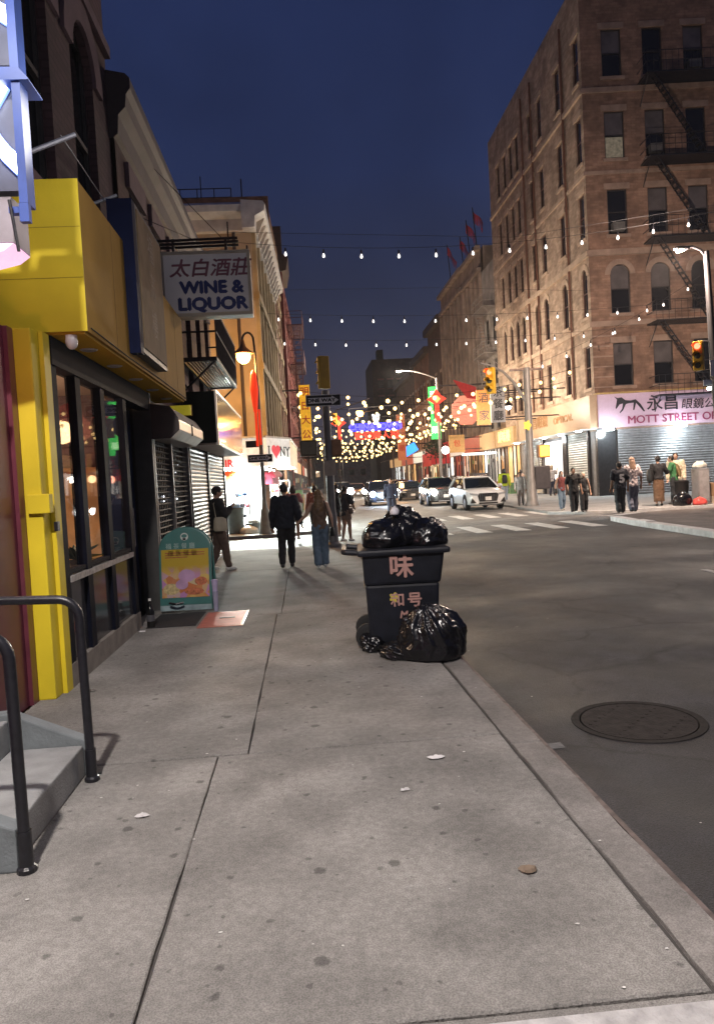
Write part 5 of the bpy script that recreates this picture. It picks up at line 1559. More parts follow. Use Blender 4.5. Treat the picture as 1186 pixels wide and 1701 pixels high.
# right lit shops
cols = [('pale', white_front), ('amber', warm_front), ('red', red_front)]
rs = [(61, 66.9, 1, 'amber shop with a gold lettered fascia next to the tenement signs'), (67.2, 73, 0, 'white lit cafe front behind the white car'), (73.2, 80, 1, 'amber shop front under the grey flag building'), (80.2, 88, 2, 'reddish shop front under the far half of the grey building'), (88.3, 96, 0, 'pale shop front beside the red awning'), (96.5, 106, 1, 'amber shop front past the red awning'), (107, 118, 2, 'reddish shop front at the orange brick walk-up'), (119, 132, 1, 'amber shop front second from the far end on the right'), (133, 150, 0, 'pale shop front at the far end on the right')]
for i, (y0, y1, k, lab) in enumerate(rs):
    t = thing('lit_shop', lab, 'shop', (18.1, y0, 0))
    x = 17.95
    MB().box(x-.5, x+.05, y0, y1, 4.1, 5.6).build('fascia', cols[(k+1) % 3][1] if i else warm_front, t)
    shop_bays(t, y0+.1, y1-.1, 4.0, {0: 2, 1: 0, 2: 1}[k], lambda a, b, d0, d1, z0, z1: MB().box(x-d1, x-d0, a, b, z0, z1), True)
    if i < 6: lamp(t, (x-1.3, (y0+y1)/2, 3.4), [40, 90, 45, 40, 55, 45][i], [(1, .7, .4), (1, .95, .85), (1, .6, .3), (1, .35, .2), (1, .9, .8), (1, .6, .3)][i], r=.4)
    if i == 0:
        text('lettering', '鮮味樓', 1.0, M('gold_lit_letter', (1, .7, .2), emit=1.6, ecol=(1, .6, .15)), t, (x-.52, (y0+y1)/2, 4.85), '-x', ext=.02, off=.02, sx_=1.3)
t = thing('red_awning', 'bright red box awning over a far shop on the right', 'awning', (16.8, 92, 3))
MB().prism([(17.4, 3.3), (15.2, 3.3), (15.2, 4.6), (17.4, 5.9)], 88, 94, 'xz').build('cover', M('awning_red', (.5, .03, .04), .6, emit=.05, ecol=(1, .05, .05)), t)
MB().box(15.1, 15.18, 87.9, 94.1, 3.1, 4.65).build('valance', M('valance_red', (.55, .06, .06), .6, emit=.06, ecol=(1, .1, .08)), t)
t = thing('blue_lit_sign', 'tilted bright blue lit sign under the string lights', 'sign', (14, 100, 5))
MB().box(-1.0, 1.0, -.1, .1, -1.0, 1.0).move(Matrix.Translation((14.4, 100, 5.6)) @ Matrix.Rotation(R(-28), 4, 'Y') @ Matrix.Diagonal((1.0, 1, .6, 1))).build('panel', M('blue_lightbox', (.05, .3, 1), emit=1.5, ecol=(.03, .24, 1)), t)
MB().box(15.0, 17.9, 99.95, 100.05, 6.3, 6.45).build('bracket', dark_iron, t)
t = thing('green_neon_sign', 'tall green lit blade sign on the right side of the street', 'sign', (12.6, 70, 5))
gn = M('green_neon', (.05, .6, .15), emit=.8, ecol=(.01, .8, .08))
MB().box(12.1, 12.95, 69.9, 70.1, 8.7, 10.2).build('panel', gn, t)
MB().box(12.25, 12.5, 69.9, 70.1, 6.9, 8.7).build('panel', gn, t)
MB().box(12.2, 13.1, 69.9, 70.1, 5.3, 6.9).build('panel', gn, t)
MB().box(12.5, 18.2, 69.95, 70.05, 10.2, 10.32).build('bracket_arm', dark_iron, t)
MB().box(12.5, 18.2, 69.95, 70.05, 6.2, 6.3).build('bracket_arm', dark_iron, t)
for z_ in (9.4, 6.1):
    text('character', '藥', .75, M('pale_green_letter', (.7, 1, .7), emit=1.6, ecol=(.6, 1, .6)), t, (12.55, 69.88, z_), ext=.02)
# ------------------------------------------------------------------ poles, lamps and signals at the far corners
t = thing('mast_arm_signal_pole', 'pale grey pole with a curved signal arm and yellow emblem at the right', 'traffic light', (11.45, 37.2, 0))
ppole = M('pale_pole_paint', (.20, .19, .185), .5, .2, var=.15, sc_=4)
MB().lathe([(.36, 0), (.36, .1), (.28, .25), (.24, 1.2), (.2, 1.3), (.17, 6.6), (.17, 6.95)], (11.45, 37.2, 0), 14).build('pole', ppole, t, smooth=True)
MB().box(10.6, 12.3, 37.1, 37.3, 6.82, 6.92).build('crossarm', M('brown_arm', (.14, .09, .07), .6), t)
MB().tube([(11.4, 37.2, 5.2), (11.1, 37.15, 5.7), (10.7, 37.1, 6.3), (10.2, 37.05, 6.8), (9.5, 37, 7.15), (9.1, 37, 7.25)], [.09, .085, .075, .065, .055, .05], 8).build('mast_arm', ppole, t, smooth=True)
signal_head(t, (9.55, 36.95, 6.35), -.75, 0, 1.25)
MB().prism([(11.3+.17*math.cos(a)*(1+.2*math.cos(5*a)), 4.05+.22*math.sin(a)*(1+.2*math.cos(5*a))) for a in [2*PI*i/30 for i in range(30)]], 36.9, 37.0, 'xz').build('yellow_emblem', M('emblem_yellow', (.7, .5, .05), emit=.25, ecol=(1, .7, .1)), t)
pw = MB().box(11.8, 12.4, 36.9, 37.3, 2.4, 3.05).build('walk_signal', M('orange_box', (.3, .16, .08)), t, bevel=.04)
MB().box(11.88, 12.32, 36.86, 36.898, 2.47, 2.98).build('lit_hand', M('hand_glow', (1, .3, .05), emit=6, ecol=(1, .26, .02)), pw)
hb_ = MB().box(11.62, 12.4, 37.0, 37.2, .82, 2.0)
hb_.build('control_box', M('charcoal_box', (.045, .04, .045), .5), t, bevel=.05)
MB().tube([(11.85, 37.1, 2.0), (11.85, 37.1, 2.45)], .03, 6).tube([(12.1, 37.1, 2.0), (12.1, 37.1, 2.45)], .03, 6).build('conduit', ppole, t)
t = thing('corner_light_pole', 'grey street light pole with a red traffic signal at the right edge', 'street lamp', (14.85, 26, 0))
MB().tube([(15.1, 26, 0), (14.84, 26, 5), (14.70, 26, 9.2)], [.16, .13, .10], 12).build('pole', M('lilac_grey_pole', (.012, .011, .014), .6, .0), t, smooth=True)
MB().tube([(14.72, 26, 8.95), (14.5, 26, 9.25), (14.2, 26, 9.38), (13.95, 26, 9.36)], .05, 8).build('arm', MATS['lilac_grey_pole'], t, smooth=True)
h_ = MB().ball((13.8, 26, 9.33), (.3, .17, .08), 12, 6).build('lamp_head', MATS['lilac_grey_pole'], t, smooth=True)
MB().lathe([(.12, -.03), (.15, 0)], (13.74, 26, 9.26), 12).build('lens', M('warm_street_lens', (1, .9, .7), emit=24, ecol=(1, .86, .6)), h_)
lamp(t, (13.74, 25.95, 9.12), 5200, (1, .74, .55), 'SPOT', .12, R(140), .6, (.25, .95, -.55))
lamp(t, (13.7, 26.1, 9.14), 2100, (1, .78, .64), r=.15)
signal_head(t, (14.22, 25.9, 5.5), -.75, 0, 1.0)
MB().tube([(14.25, 26, 6.05), (14.8, 26, 6.0)], .03, 6).tube([(14.25, 26, 5.0), (14.8, 26, 5.0)], .03, 6).build('signal_bracket', MATS['lilac_grey_pole'], t)
MB().box(14.55, 15.3, 25.72, 25.75, 4.75, 5.3).build('white_panel', M('lit_white_panel', (.75, .74, .76), .5), t)
pn = MB().box(14.28, 14.6, 25.72, 25.75, 4.42, 4.62).build('small_plate', MATS['lit_white_panel'], t)
MB().box(14.4, 14.55, 25.70, 25.719, 4.26, 4.36).build('plate_lamp', M('cold_glow', (1, 1, 1)), pn)

cobra('street_lamp', 'pale curved arm street lamp carrying a red knot light down the street', (11.1, 60, 0), 9.7, (-2.7, 0), 5200, (1, .82, .62), spot=False, r=.14, pm=ppole, mat_e=M('white_street_lens', (1, 1, 1), emit=26, ecol=(1, .93, .75)))
t = thing('pendant_lamp', 'small white pendant lamp on a bracket before the buff side of the tenement', 'street lamp', (14.3, 50, 6.4))
MB().box(14.2, 18.0, 50.9, 50.98, 6.75, 6.83).build('bracket', dark_iron, t)
MB().lathe([(.03, .5), (.06, .35), (.3, .12), (.34, 0), (.25, 0)], (14.3, 50.94, 6.3), 12).build('shade', dark_iron, t)
MB().ball((14.3, 50.94, 6.26), (.2, .2, .16), 10, 6).build('bulb', M('pendant_glow', (1, 1, 1), emit=12, ecol=(1, .95, .85)), t)
lamp(t, (14.3, 50.94, 5.9), 750, (1, .8, .62), r=.25)
t = thing('sodium_lamp', 'lone orange sodium street lamp above the banner', 'street lamp', (7.17, 88, 0))
MB().tube([(10.9, 90, 0), (10.9, 90, 9.6), (10.3, 90, 10.3), (7.4, 90, 10.05)], .09, 8).build('pole', dark_iron, t, smooth=True)
MB().ball((7.17, 90, 9.85), (.42, .42, .38), 14, 8).build('globe', M('orange_globe', (1, .6, .2), emit=14, ecol=(1, .42, .08)), t)
lamp(t, (7.17, 90, 9.2), 700, (1, .45, .12), r=.3)
t = thing('far_signal', 'small orange backed traffic signal past the corner pole', 'traffic light', (2.9, 60, 0))
MB().tube([(2.95, 60.2, 0), (2.9, 60.2, 7.5), (5.6, 60.2, 8.3)], .06, 6).build('pole', dark_iron, t)
signal_head(t, (2.75, 60, 6.8), -.6, 1, .9)

redk = M('red_neon', (.6, .03, .02), emit=1.0, ecol=(1, .035, .015))
def knot(label, x, y, z, s):
    t = thing('knot_light', label, 'festive light', (x, y, z), 0, 'red knot lights on the lamp posts')
    d = MB()
    d.prism([(-.62, 0), (-.3, .2), (0, .62), (.3, .2), (.62, 0), (.3, -.2), (0, -.45), (-.3, -.2)], -.06, .06, 'xz')
    d.move(Matrix.Scale(s, 4)).build('diamond', redk, t, world=False)
    MB().prism([(-.12, -.4), (.12, -.4), (.2, -1.5), (.05, -1.35), (-.1, -1.5)], -.05, .05, 'xz').move(Matrix.Scale(s, 4)).build('tassel', redk, t, world=False)
    MB().prism([(-.25, .0), (0, .26), (.25, 0), (0, -.26)], -.08, -.065, 'xz').move(Matrix.Scale(s, 4)).build('centre', M('orange_neon', (1, .3, .1), emit=2.0, ecol=(1, .2, .06)), t, world=False)
    return t
knot('big red knot light in front of the green sign', 10.75, 58.6, 7.85, 1.25)
knot('red knot light hanging left of the blue banner', 3.05, 60.6, 6.5, 1.0)
t = thing('light_arch_banner', 'lit blue and red lettered street banner with a pale bear lantern on top', 'banner', (7.5, 75, 6))
fr_ = MB()
fr_.tube([(4.9, 75, 9.0), (9.95, 75, 9.2)], .03, 5).tube([(4.9, 75, 6.2), (4.9, 75, 9)], .03, 5).tube([(9.95, 75, 6.2), (9.95, 75, 9.2)], .03, 5)
fr_.build('frame', M('pale_cable', (.25, .24, .25), .6), t)
bl = M('blue_neon', (.1, .1, 1), emit=1.6, ecol=(.05, .05, 1))
MB().box(4.95, 9.9, 75.0, 75.06, 6.72, 7.5).build('blue_panel', M('blue_panel_glow', (.02, .02, .4), emit=.7, ecol=(.03, .03, 1)), t)
text('lettering', 'CHINATOWN', .8, bl, t, (7.45, 74.96, 7.1), ext=.02, off=.03, sx_=1.05)
text('lettering', '歡迎唐人街', .82, redk, t, (7.55, 74.96, 6.2), ext=.02, off=.03, sx_=1.1)
bear = MB().ball((7.55, 75, 7.95), (.36, .3, .34), 12, 8)
bear.ball((7.27, 75, 8.26), .13, 8, 6).ball((7.83, 75, 8.26), .13, 8, 6).ball((7.55, 75, 7.5), (.27, .25, .2), 10, 6)
br_ = bear.build('bear_lantern', M('white_lantern', (.9, .9, .9), emit=.9, ecol=(1, .97, .95)), t)
for dx in (-.13, .13):
    MB().ball((7.55+dx, 74.73, 8.0), (.08, .05, .09), 8, 5).build('eye', black_sign, br_)

# ------------------------------------------------------------------ string lights
bulb_me = MB().lathe([(.012, .08), (.035, .03), (.05, -.03), (.038, -.07), (.01, -.085)], n=7).mesh('bulb', cool_bulb, smooth=True)
sock_me = MB().lathe([(.03, .07), (.035, .1), (.03, .2), (.01, .22)], n=6).mesh('socket', black_metal)
wb_me = MB().ball((0, 0, 0), .10, 6, 4).mesh('bulb', warm_bulb, smooth=True)
def string(label, y0, y1, x0, x1, z0, z1, sag, n, warm, grp='rows of string lights across the street', jit=0., drop=.12, scl=1.):
    t = thing('string_lights', label, 'string lights', ((x0+x1)/2, (y0+y1)/2, (z0+z1)/2), 0, grp)
    c = t.location
    P = lambda q: Vector((x0+(x1-x0)*q, y0+(y1-y0)*q, z0+(z1-z0)*q - sag*4*q*(1-q)))
    MB().tube([P(i/18) for i in range(19)], .008 if not warm else .014, 4).build('wire', wire_mat, t)
    for i in range(n):
        q = (i+.5)/n
        p = P(q) + Vector((rnd.uniform(-jit, jit), rnd.uniform(-jit, jit), -drop - rnd.uniform(0, jit))) - c
        b = link('bulb', wb_me if warm else bulb_me, t, p)
        if warm:
            k = rnd.uniform(.8, 1.25)*scl
            b.scale = (k, k, k)
        if not warm:
            link('socket', sock_me, t, p)
    return t
string('nearest and highest bulb string crossing in front of the tenement', 27, 27, -2.2, 18, 10.4, 11.4, .85, 15, False, drop=.28)
string('short bulb string from the mast arm pole up to the tenement corner', 37, 36, 11.6, 20, 7.0, 10.9, .3, 7, False, drop=.25)
string('second bulb string across the dark blue sky', 36, 36, -1.5, 18.0, 9.9, 9.6, .3, 13, False, drop=.25)
string('third bulb string low across the dark blue sky', 40, 40, -1.4, 18.0, 9.5, 9.3, .35, 12, False, drop=.25)
names = ['first', 'second', 'third', 'fourth', 'fifth', 'sixth', 'seventh', 'eighth', 'ninth', 'tenth', 'eleventh', 'twelfth', 'thirteenth', 'fourteenth', 'fifteenth', 'sixteenth', 'seventeenth', 'eighteenth', 'nineteenth', 'twentieth', 'twenty first', 'twenty second']
ys = [47, 51, 55, 59, 63, 67, 71, 75.5, 79, 83, 87, 92, 97, 102, 108, 114, 121, 128, 136, 144, 153, 162]
for i, y in enumerate(ys):
    x0 = max(-1.0 + (y-43)*.028, -.9) + .2
    x1 = 17.9
    s = 1.0 + .12*math.sin(i*2.1)
    string('glowing warm bulb string, %s from the near end of the canopy' % names[i], y, y + rnd.uniform(-2.5, 2.5), x0, x1, 7.7 + .35*math.sin(i*1.7), 7.9 + .35*math.cos(i*2.3), 1.1*s, 17 if i < 14 else 14, True, jit=.25, scl=1.0 + y/260)
for i, (y, z) in enumerate(((50, 6.2), (64, 6.0), (85, 6.2))):
    lamp(None, (8.5 if i else 12, y+3, z), (300, 420, 480)[i], (1, .6, .28), r=.8)
for i, (x, y, z) in enumerate(((15.5, 112, 9), (3.5, 128, 9), (12, 225, 9))):  # far lamps added to brighten the dark end of the street
    cobra('street_lamp', ['tiny added far street lamp at the orange brick walk-up', 'tiny added far street lamp over the left pavement at the bend', 'tiny added far street lamp by the low dark blocks at the street end'][i], (x, y, 0), z, (-2.5 if x > 8 else 2.5, 0), 1800, (1, .8, .58), spot=False, r=.12, pm=ppole, mat_e=MATS['white_street_lens'])
# cables
cabs = struct(MB().tube([(-2.2, 26.9, 10.7), (8, 26.9, 10.2), (18, 27.2, 11.5)], .007, 4).tube([(17.5, 44, 12.3), (8, 40, 11.8), (-1.4, 38, 11.5)], .007, 4).build('overhead_cables', wire_mat), 'stuff')

# yellow vertical sign on the left, grey chinese sign on the right, round red sign
def vsign(label, x, y, z0, z1, wid, c, chars, cc, size, emit=.25, side=1, wallx=None):
    t = thing('blade_sign', label, 'sign', (x, y, z0))
    MB().box(x-wid/2, x+wid/2, y, y+.3, z0, z1).build('cabinet', M('sign_'+label.split()[0]+label.split()[1], c, .5, emit=emit, ecol=c), t)
    for k, ch in enumerate(chars):
        text('character', ch, size, cc, t, (x, y-.01, z1-(k+.5)*(z1-z0)/len(chars)), ext=.006, off=.01)
    for z in (z0+.3, z1-.3):
        a, b = sorted((x-side*wid/2, wallx if wallx is not None else x-side*1.2))
        MB().box(a, b, y+.1, y+.18, z-.04, z+.04).build('bracket', dark_iron, t)
    return t
vsign('yellow vertical sign with red characters on the left side street wall', .36, 47.8, 4.4, 8.0, .66, (.75, .42, .015), '明日大公', M('red_ink', (.45, .03, .01), .5), .6, .22, 1, -1.1)
vsign('grey vertical sign with dark characters beyond the mast arm signal', 13.35, 50, 5.2, 7.6, .95, (.42, .40, .40), '茶餐廳', M('black_ink', (.03, .03, .03), .5), .72, .12, -1, 18.2)
vsign('orange lit vertical sign tucked behind the grey vertical sign', 13.6, 55, 5.4, 8.0, 1.0, (.45, .17, .03), '酒家', M('black_ink', (.03, .03, .03), .5), .8, .1, -1, 18.2)
vsign('amber panel sign above the lit shops under the pilasters', 15.0, 72, 4.0, 5.7, 1.5, (.42, .24, .09), '包', M('red_ink', (.45, .03, .01), .5), .7, .1, -1, 18.2)
vsign('salmon vertical panel sign far down the right side', 13.1, 98, 4.2, 10.2, 1.1, (.5, .17, .08), '中華', M('red_ink', (.45, .03, .01), .5), .9, .2, -1, 18.2)
t = thing('octagon_sign', 'rosy pink octagonal sign behind the string lights', 'sign', (14.6, 64, 7))
MB().prism([(14.3+1.35*math.cos(a+PI/8), 7.35+1.35*math.sin(a+PI/8)) for a in [2*PI*i/8 for i in range(8)]], 64, 64.2, 'xz').build('panel', M('rosy_lightbox', (.5, .17, .13), .5, emit=.05, ecol=(1, .32, .24)), t)
MB().box(15, 18.2, 64.05, 64.15, 7.3, 7.42).build('bracket', dark_iron, t)
t = thing('wall_flag', 'dark red flag on a slanted pole under the pilasters', 'flag', (13.6, 60, 8.2))
MB().tube([(18.1, 62, 7.9), (12.2, 60, 9.6)], .04, 6).build('pole', ppole, t)
MB().add([(12.4, 60, 9.5), (14.4, 60.6, 8.9), (14.6, 60.9, 7.9), (13.6, 60.4, 8.0)], [(0, 1, 2, 3), (3, 2, 1, 0)]).build('cloth', flagm, t)

# ------------------------------------------------------------------ cars
def loft_car(mb, secs):
    """secs: list of (y, [(x,z) half profile bottom->top]); mirrored"""
    n = len(secs[0][1])
    vs = []
    for y, pr in secs:
        vs += [(x, y, z) for x, z in pr] + [(-x, y, z) for x, z in reversed(pr)]
    m = 2*n
    fs = []
    for i in range(len(secs)-1):
        for k in range(m):
            fs.append((i*m+k, i*m+(k+1) % m, (i+1)*m+(k+1) % m, (i+1)*m+k))
    fs.append(tuple(range(m))[::-1])
    fs.append(tuple((len(secs)-1)*m+k for k in range(m)))
    return mb.add(vs, fs)
cg = M('car_glass', (.008, .011, .014), .05, var=.2, sc_=2, coat=.3)
rimm = M('wheel_rim', (.35, .35, .37), .3, .8)
def car(label, x, y, paint, kind='suv', lights=0., rz=0., W=1.0, sc=1., plate=True, hl=(1, 1, 1)):
    t = thing('car', label, 'car', (x, y, ROADZ), rz, 'cars on the far street')
    t.scale = (sc, sc, sc)
    suv = kind == 'suv'
    hw = .92*W
    hood, belt, roof = (1.03, 1.08, 1.62) if suv else (.86, .93, 1.42)
    nose = .84 if suv else .70
    L_ = 4.45
    def pr(wf, zb, zs, zt):
        return [(hw*wf*.80, zb), (hw*wf*.97, zb+.08), (hw*wf, (zb+zs)/2), (hw*wf*.975, zs), (hw*wf*.80, zt), (hw*wf*.4, zt+.025)]
    secs = [(0, pr(.86, .30, nose-.12, nose-.02)), (.10, pr(.94, .24, nose-.02, nose+.05)), (.35, pr(.985, .22, nose+.06, hood-.06)), (.9, pr(1, .22, belt-.12, hood-.01)), (1.35, pr(1, .22, belt-.06, hood+.03)), (2.4, pr(1, .22, belt, belt+.03)), (3.6, pr(1, .22, belt+.02, belt+.05)), (4.2, pr(.96, .26, belt, belt+.04)), (L_, pr(.9, .34, belt-.12, belt-.02))]
    MB2 = loft_car(MB(), secs)
    MB2.build('body', paint, t, world=False, smooth=True, bevel=.0)
    # glasshouse
    ya, yb, yc, yd = 1.12, 2.0, 3.75 if suv else 3.3, 4.25
    bw, rw_ = hw*.93, hw*.70
    zb = belt-.02
    v = [(-bw, ya, zb), (bw, ya, zb), (bw, yd, zb), (-bw, yd, zb), (-rw_, yb, roof-.05), (rw_, yb, roof-.05), (rw_, yc, roof-.04), (-rw_, yc, roof-.04)]
    MB().add(v, [(0, 1, 5, 4), (1, 2, 6, 5), (2, 3, 7, 6), (3, 0, 4, 7)]).build('glasshouse', cg, t, world=False)
    rf = loft_car(MB(), [(yb-.06, [(rw_*1.0, roof-.07), (rw_*.9, roof-.03), (rw_*.4, roof-.01)]), (yb+.3, [(rw_*1.02, roof-.06), (rw_*.92, roof), (rw_*.4, roof+.02)]), (yc-.2, [(rw_*1.02, roof-.06), (rw_*.92, roof), (rw_*.4, roof+.02)]), (yc+.06, [(rw_, roof-.07), (rw_*.9, roof-.03), (rw_*.4, roof-.01)])])
    rf.build('roof', paint, t, world=False, smooth=True)
    for s in (-1, 1):
        MB().tube([(s*bw*.985, ya-.02, zb), (s*rw_*1.0, yb, roof-.05)], .042, 6).build('windscreen_pillar', paint, t, world=False)
        MB().tube([(s*(bw+.0), 2.45, zb), (s*rw_*1.01, 2.5, roof-.05)], .04, 6).build('door_pillar', cg if False else rubber, t, world=False)
        MB().tube([(s*bw*.985, yd, zb), (s*rw_, yc, roof-.05)], .08, 6).build('rear_pillar', paint, t, world=False)
        mo = MB().ball((s*(hw+.11), 1.42, belt+.06), (.12, .07, .085), 10, 6).build('wing_mirror', paint, t, world=False, smooth=True)
        if suv:
            MB().tube([(s*rw_*.93, yb+.2, roof+.04), (s*rw_*.93, yc-.2, roof+.04)], .018, 5).build('roof_rail', chrome, t, world=False)
        for yw in (.88, 3.55):
            ty = MB().lathe([(.22, -.11), (.335, -.10), (.35, -.06), (.35, .06), (.335, .10), (.22, .11)], n=20).move(Matrix.Translation((s*(hw-.10), yw, .35)) @ Matrix.Rotation(PI/2, 4, 'Y')).build('wheel', rubber, t, world=False, smooth=True)
            MB().lathe([(.05, -.118), (.22, -.114), (.23, .114), (.05, .118)], n=10).move(Matrix.Translation((s*(hw-.10), yw, .35)) @ Matrix.Rotation(PI/2, 4, 'Y')).build('rim', rimm, ty, world=False)
            MB().prism([(yw+.43*math.cos(a), .35+.43*math.sin(a)) for a in [PI*i/12 for i in range(13)]], s*hw*.80, s*hw*1.006, 'yz').build('wheel_arch', rubber, t, world=False)
        # headlamp
        P = [(s*.50*hw, nose-.06), (s*.93*hw, nose+.02), (s*.92*hw, nose-.08), (s*.56*hw, nose-.14)]
        hm = M('headlamp_clear', (.4, .42, .45), .1, .3) if not lights else M('headlamp_lit_%d_%d' % (int(lights), int(hl[0]*100)), (1, 1, 1), emit=lights, ecol=hl)
        hlp = MB().prism(P, -.02, .3, 'xz').build('headlight', hm, t, world=False)
        MB().prism([(s*.62*hw, .36), (s*.84*hw, .60), (s*.92*hw, .36)], -.018 if suv else .0, .12, 'xz').build('side_vent', rubber, t, world=False)
        if lights > 4:  # glowing ball sized to stand in for the headlight's glare
            MB().ball((s*.72*hw, -.05, nose-.06), .19 if y < 60 else .30, 10, 6).build('glare_ball', hm, t, world=False)
    # grille
    zc = nose-.20
    G_ = [(-.46*hw, zc+.17), (.46*hw, zc+.17), (.55*hw, zc+.06), (.46*hw, zc-.22), (-.46*hw, zc-.22), (-.55*hw, zc+.06)]
    g_ = MB().prism(G_, -.03, .1, 'xz').build('grille', M('grille_black', (.01, .01, .011), .3), t, world=False)
    for k in range(10):
        xg = (-.42+.0933*k)*hw
        MB().box(xg-.008, xg+.008, -.042, -.031, zc-.18, zc+.14).build('grille_bar', chrome, g_, world=False)
    if plate:
        MB().box(-.16*hw, .16*hw, -.06, -.043, zc-.17, zc+.0).build('number_plate', M('plate_white', (.6, .6, .58), .4), t, world=False)
    MB().box(-.5*hw, .5*hw, -.012, .1, .30, .38).build('lower_intake', rubber, t, world=False)
    MB().box(-.46*hw, .46*hw, -.022, .05, .27, .297).build('skid_trim', M('silver_trim', (.5, .5, .52), .35, .6), t, world=False)
    for k in range(2):
        MB().tube([(-.35+.4*k, 1.1, hood+.05), (.05+.4*k, 1.3, hood+.16)], .01, 4).build('wiper', rubber, t, world=False)
    return t
wpaint = M('white_car_paint', (.62, .64, .66), .25, coat=.6, var=.05)
dpaint = M('dark_car_paint', (.02, .022, .026), .2, coat=.7)
spaint = M('silver_car_paint', (.33, .35, .36), .28, .5, coat=.5)
car('white sport utility car facing the crossing, parked by the right kerb', 9.30, 37.6, wpaint, sc=1.08, rz=R(2))
car('silver sport utility car with dark windscreen behind the white one', 8.85, 46.6, M('grey_green_paint', (.12, .135, .135), .25, .4, coat=.6), sc=1.12, lights=8, hl=(1, .98, .9))
car('low dark sedan with a lit bonnet behind the silver car', 9.0, 62, dpaint, kind='sedan', sc=1.15)
car('oncoming car with blue white headlights behind the bin bags', 5.55, 53, M('navy_car_paint', (.03, .04, .08), .25, coat=.6), kind='suv', lights=30, hl=(.55, .75, 1), sc=1.1)
car('far oncoming car with glaring white headlights on the left lane', 3.9, 76, dpaint, lights=40, hl=(1, .97, .9), sc=1.15)
car('far oncoming dim car with round headlights mid street', 6.0, 84, M('wine_car_paint', (.08, .02, .025), .3, coat=.5), kind='sedan', lights=30, hl=(1, .96, .9), sc=1.15)
car('farther parked car along the right kerb past the dark sedan', 9.9, 74, M('wine_car_paint', (.08, .02, .025)), sc=1.1)
car('farthest parked car along the right kerb near the red awning', 10.4, 86, dpaint, sc=1.1)
lamp(None, (5.55, 51.5, .75), 120, (.6, .78, 1), r=.25)
lamp(None, (3.9, 74, .8), 200, (1, .97, .9), r=.3)
lamp(None, (8.2, 45.6, .8), 40, (1, .97, .9), r=.2)
lamp(None, (7.6, 58, .4), 40, (1, .45, .15), r=.4)
# white food kiosk hood lights behind the white car
t = thing('sidewalk_stall', 'white topped pavement stall with a dark box behind the white car', 'stall', (12.6, 54, 0))
MB().box(12.1, 13.9, 54, 55.4, 0, 1.15).build('counter', M('stall_white', (.5, .5, .48), .5), t)
MB().box(12.4, 13.5, 54.1, 55.2, 1.152, 1.85).build('dark_box', M('charcoal_box', (.045, .04, .045)), t)
MB().box(11.9, 14.1, 53.8, 55.6, 3.2, 3.34).build('roof', M('stall_roof_glow', (.8, .8, .8), emit=.8, ecol=(.95, 1, .98)), t)
for x in (12.0, 14.0):
    for y in (53.9, 55.5):
        MB().tube([(x, y, 0), (x, y, 3.2)], .04, 5).build('post', steel, t)
t = thing('white_globe_lamp', 'small white globe lamp over the pavement right of the dark cars', 'street lamp', (12.3, 64, 0))
MB().tube([(12.3, 64, 0), (12.3, 64, 3.7)], .04, 6).build('pole', dark_iron, t)
MB().ball((12.3, 64, 4.0), .34, 12, 8).build('globe', M('white_globe_glow', (1, 1, 1), emit=5, ecol=(1, .97, .9)), t)
# street tree by the red awning
t = thing('street_tree', 'small dark street tree in front of the amber panel sign', 'tree', (14.0, 78, 0))
MB().tube([(14.0, 78, 0), (14.05, 78, 2.2), (13.9, 78.1, 4.0)], [.1, .08, .04], 6).build('trunk', M('bark', (.05, .035, .025), .9), t)
lv = MB()
for k in range(420):
    a, b = rnd.uniform(0, 2*PI), rnd.uniform(-1, 1)
    r_ = rnd.random()**.45
    c = Vector((14.0+1.5*r_*math.cos(a)*math.sqrt(1-b*b), 78+1.4*r_*math.sin(a)*math.sqrt(1-b*b), 4.6+1.1*r_*b))
    u = Vector((rnd.uniform(-1, 1), rnd.uniform(-1, 1), rnd.uniform(-1, 1))).normalized()*.16
    v = u.orthogonal().normalized()*.09
    lv.quad(c-u, c+v, c+u, c-v)
lv.build('crown', leafm, t)
# overflowing litter bin, grey cabinet, bags and boxes at the right edge
t = thing('grey_utility_cabinet', 'grey metal utility cabinet at the right edge beside the trash pile', 'cabinet', (16.3, 29.8, 0))
MB().box(16.08, 16.55, 29.6, 30.2, 0, 1.48).build('cabinet_body', M('cabinet_grey', (.24, .23, .235), .5, .2, var=.12, sc_=4), t, bevel=.03)
MB().box(16.12, 16.51, 29.585, 29.598, .12, 1.38).build('door', M('cabinet_door', (.27, .26, .265), .5), t)
t = thing('overflowing_litter_bin', 'dark litter basket left of the grey utility cabinet', 'bin', (15.85, 30.6, 0))
MB().lathe([(.27, 0), (.33, .95), (.35, .97), (.35, 1.02), (.3, 1.02), (.28, .9)], (15.82, 30.6, 0), 14).build('basket', M('basket_black', (.03, .03, .032), .5), t, smooth=True)
bag('black trash bag slumped on the far kerb next to the litter basket', (15.35, 29.6, 0), (.36, .32, .38), 8.8, (0, 0, 1), fold=.12, sub=4)
bag('small red plastic bag on the far kerb beside the black trash bag', (15.9, 29.25, 0), (.28, .25, .2), 2.9, (0, 0, 1), fold=.16, mat=M('red_bag_film', (.55, .07, .06), .35), sub=4, name='plastic_bag', cat='plastic bag')
bag('white paper bundle on top of the grey utility cabinet', (16.3, 29.9, 1.49), (.26, .22, .18), 3.7, (.3, 0, 1), fold=.2, mat=M('white_sack', (.5, .5, .46)), sub=4, name='paper_bundle', cat='litter')
t = thing('cardboard_box', 'brown cardboard box stacked behind the grey cabinet at the right edge', 'box', (16.9, 30.2, 0))
MB().box(16.7, 17.4, 29.9, 30.5, .3, .85).build('carton', M('cardboard', (.25, .15, .08), .8), t)
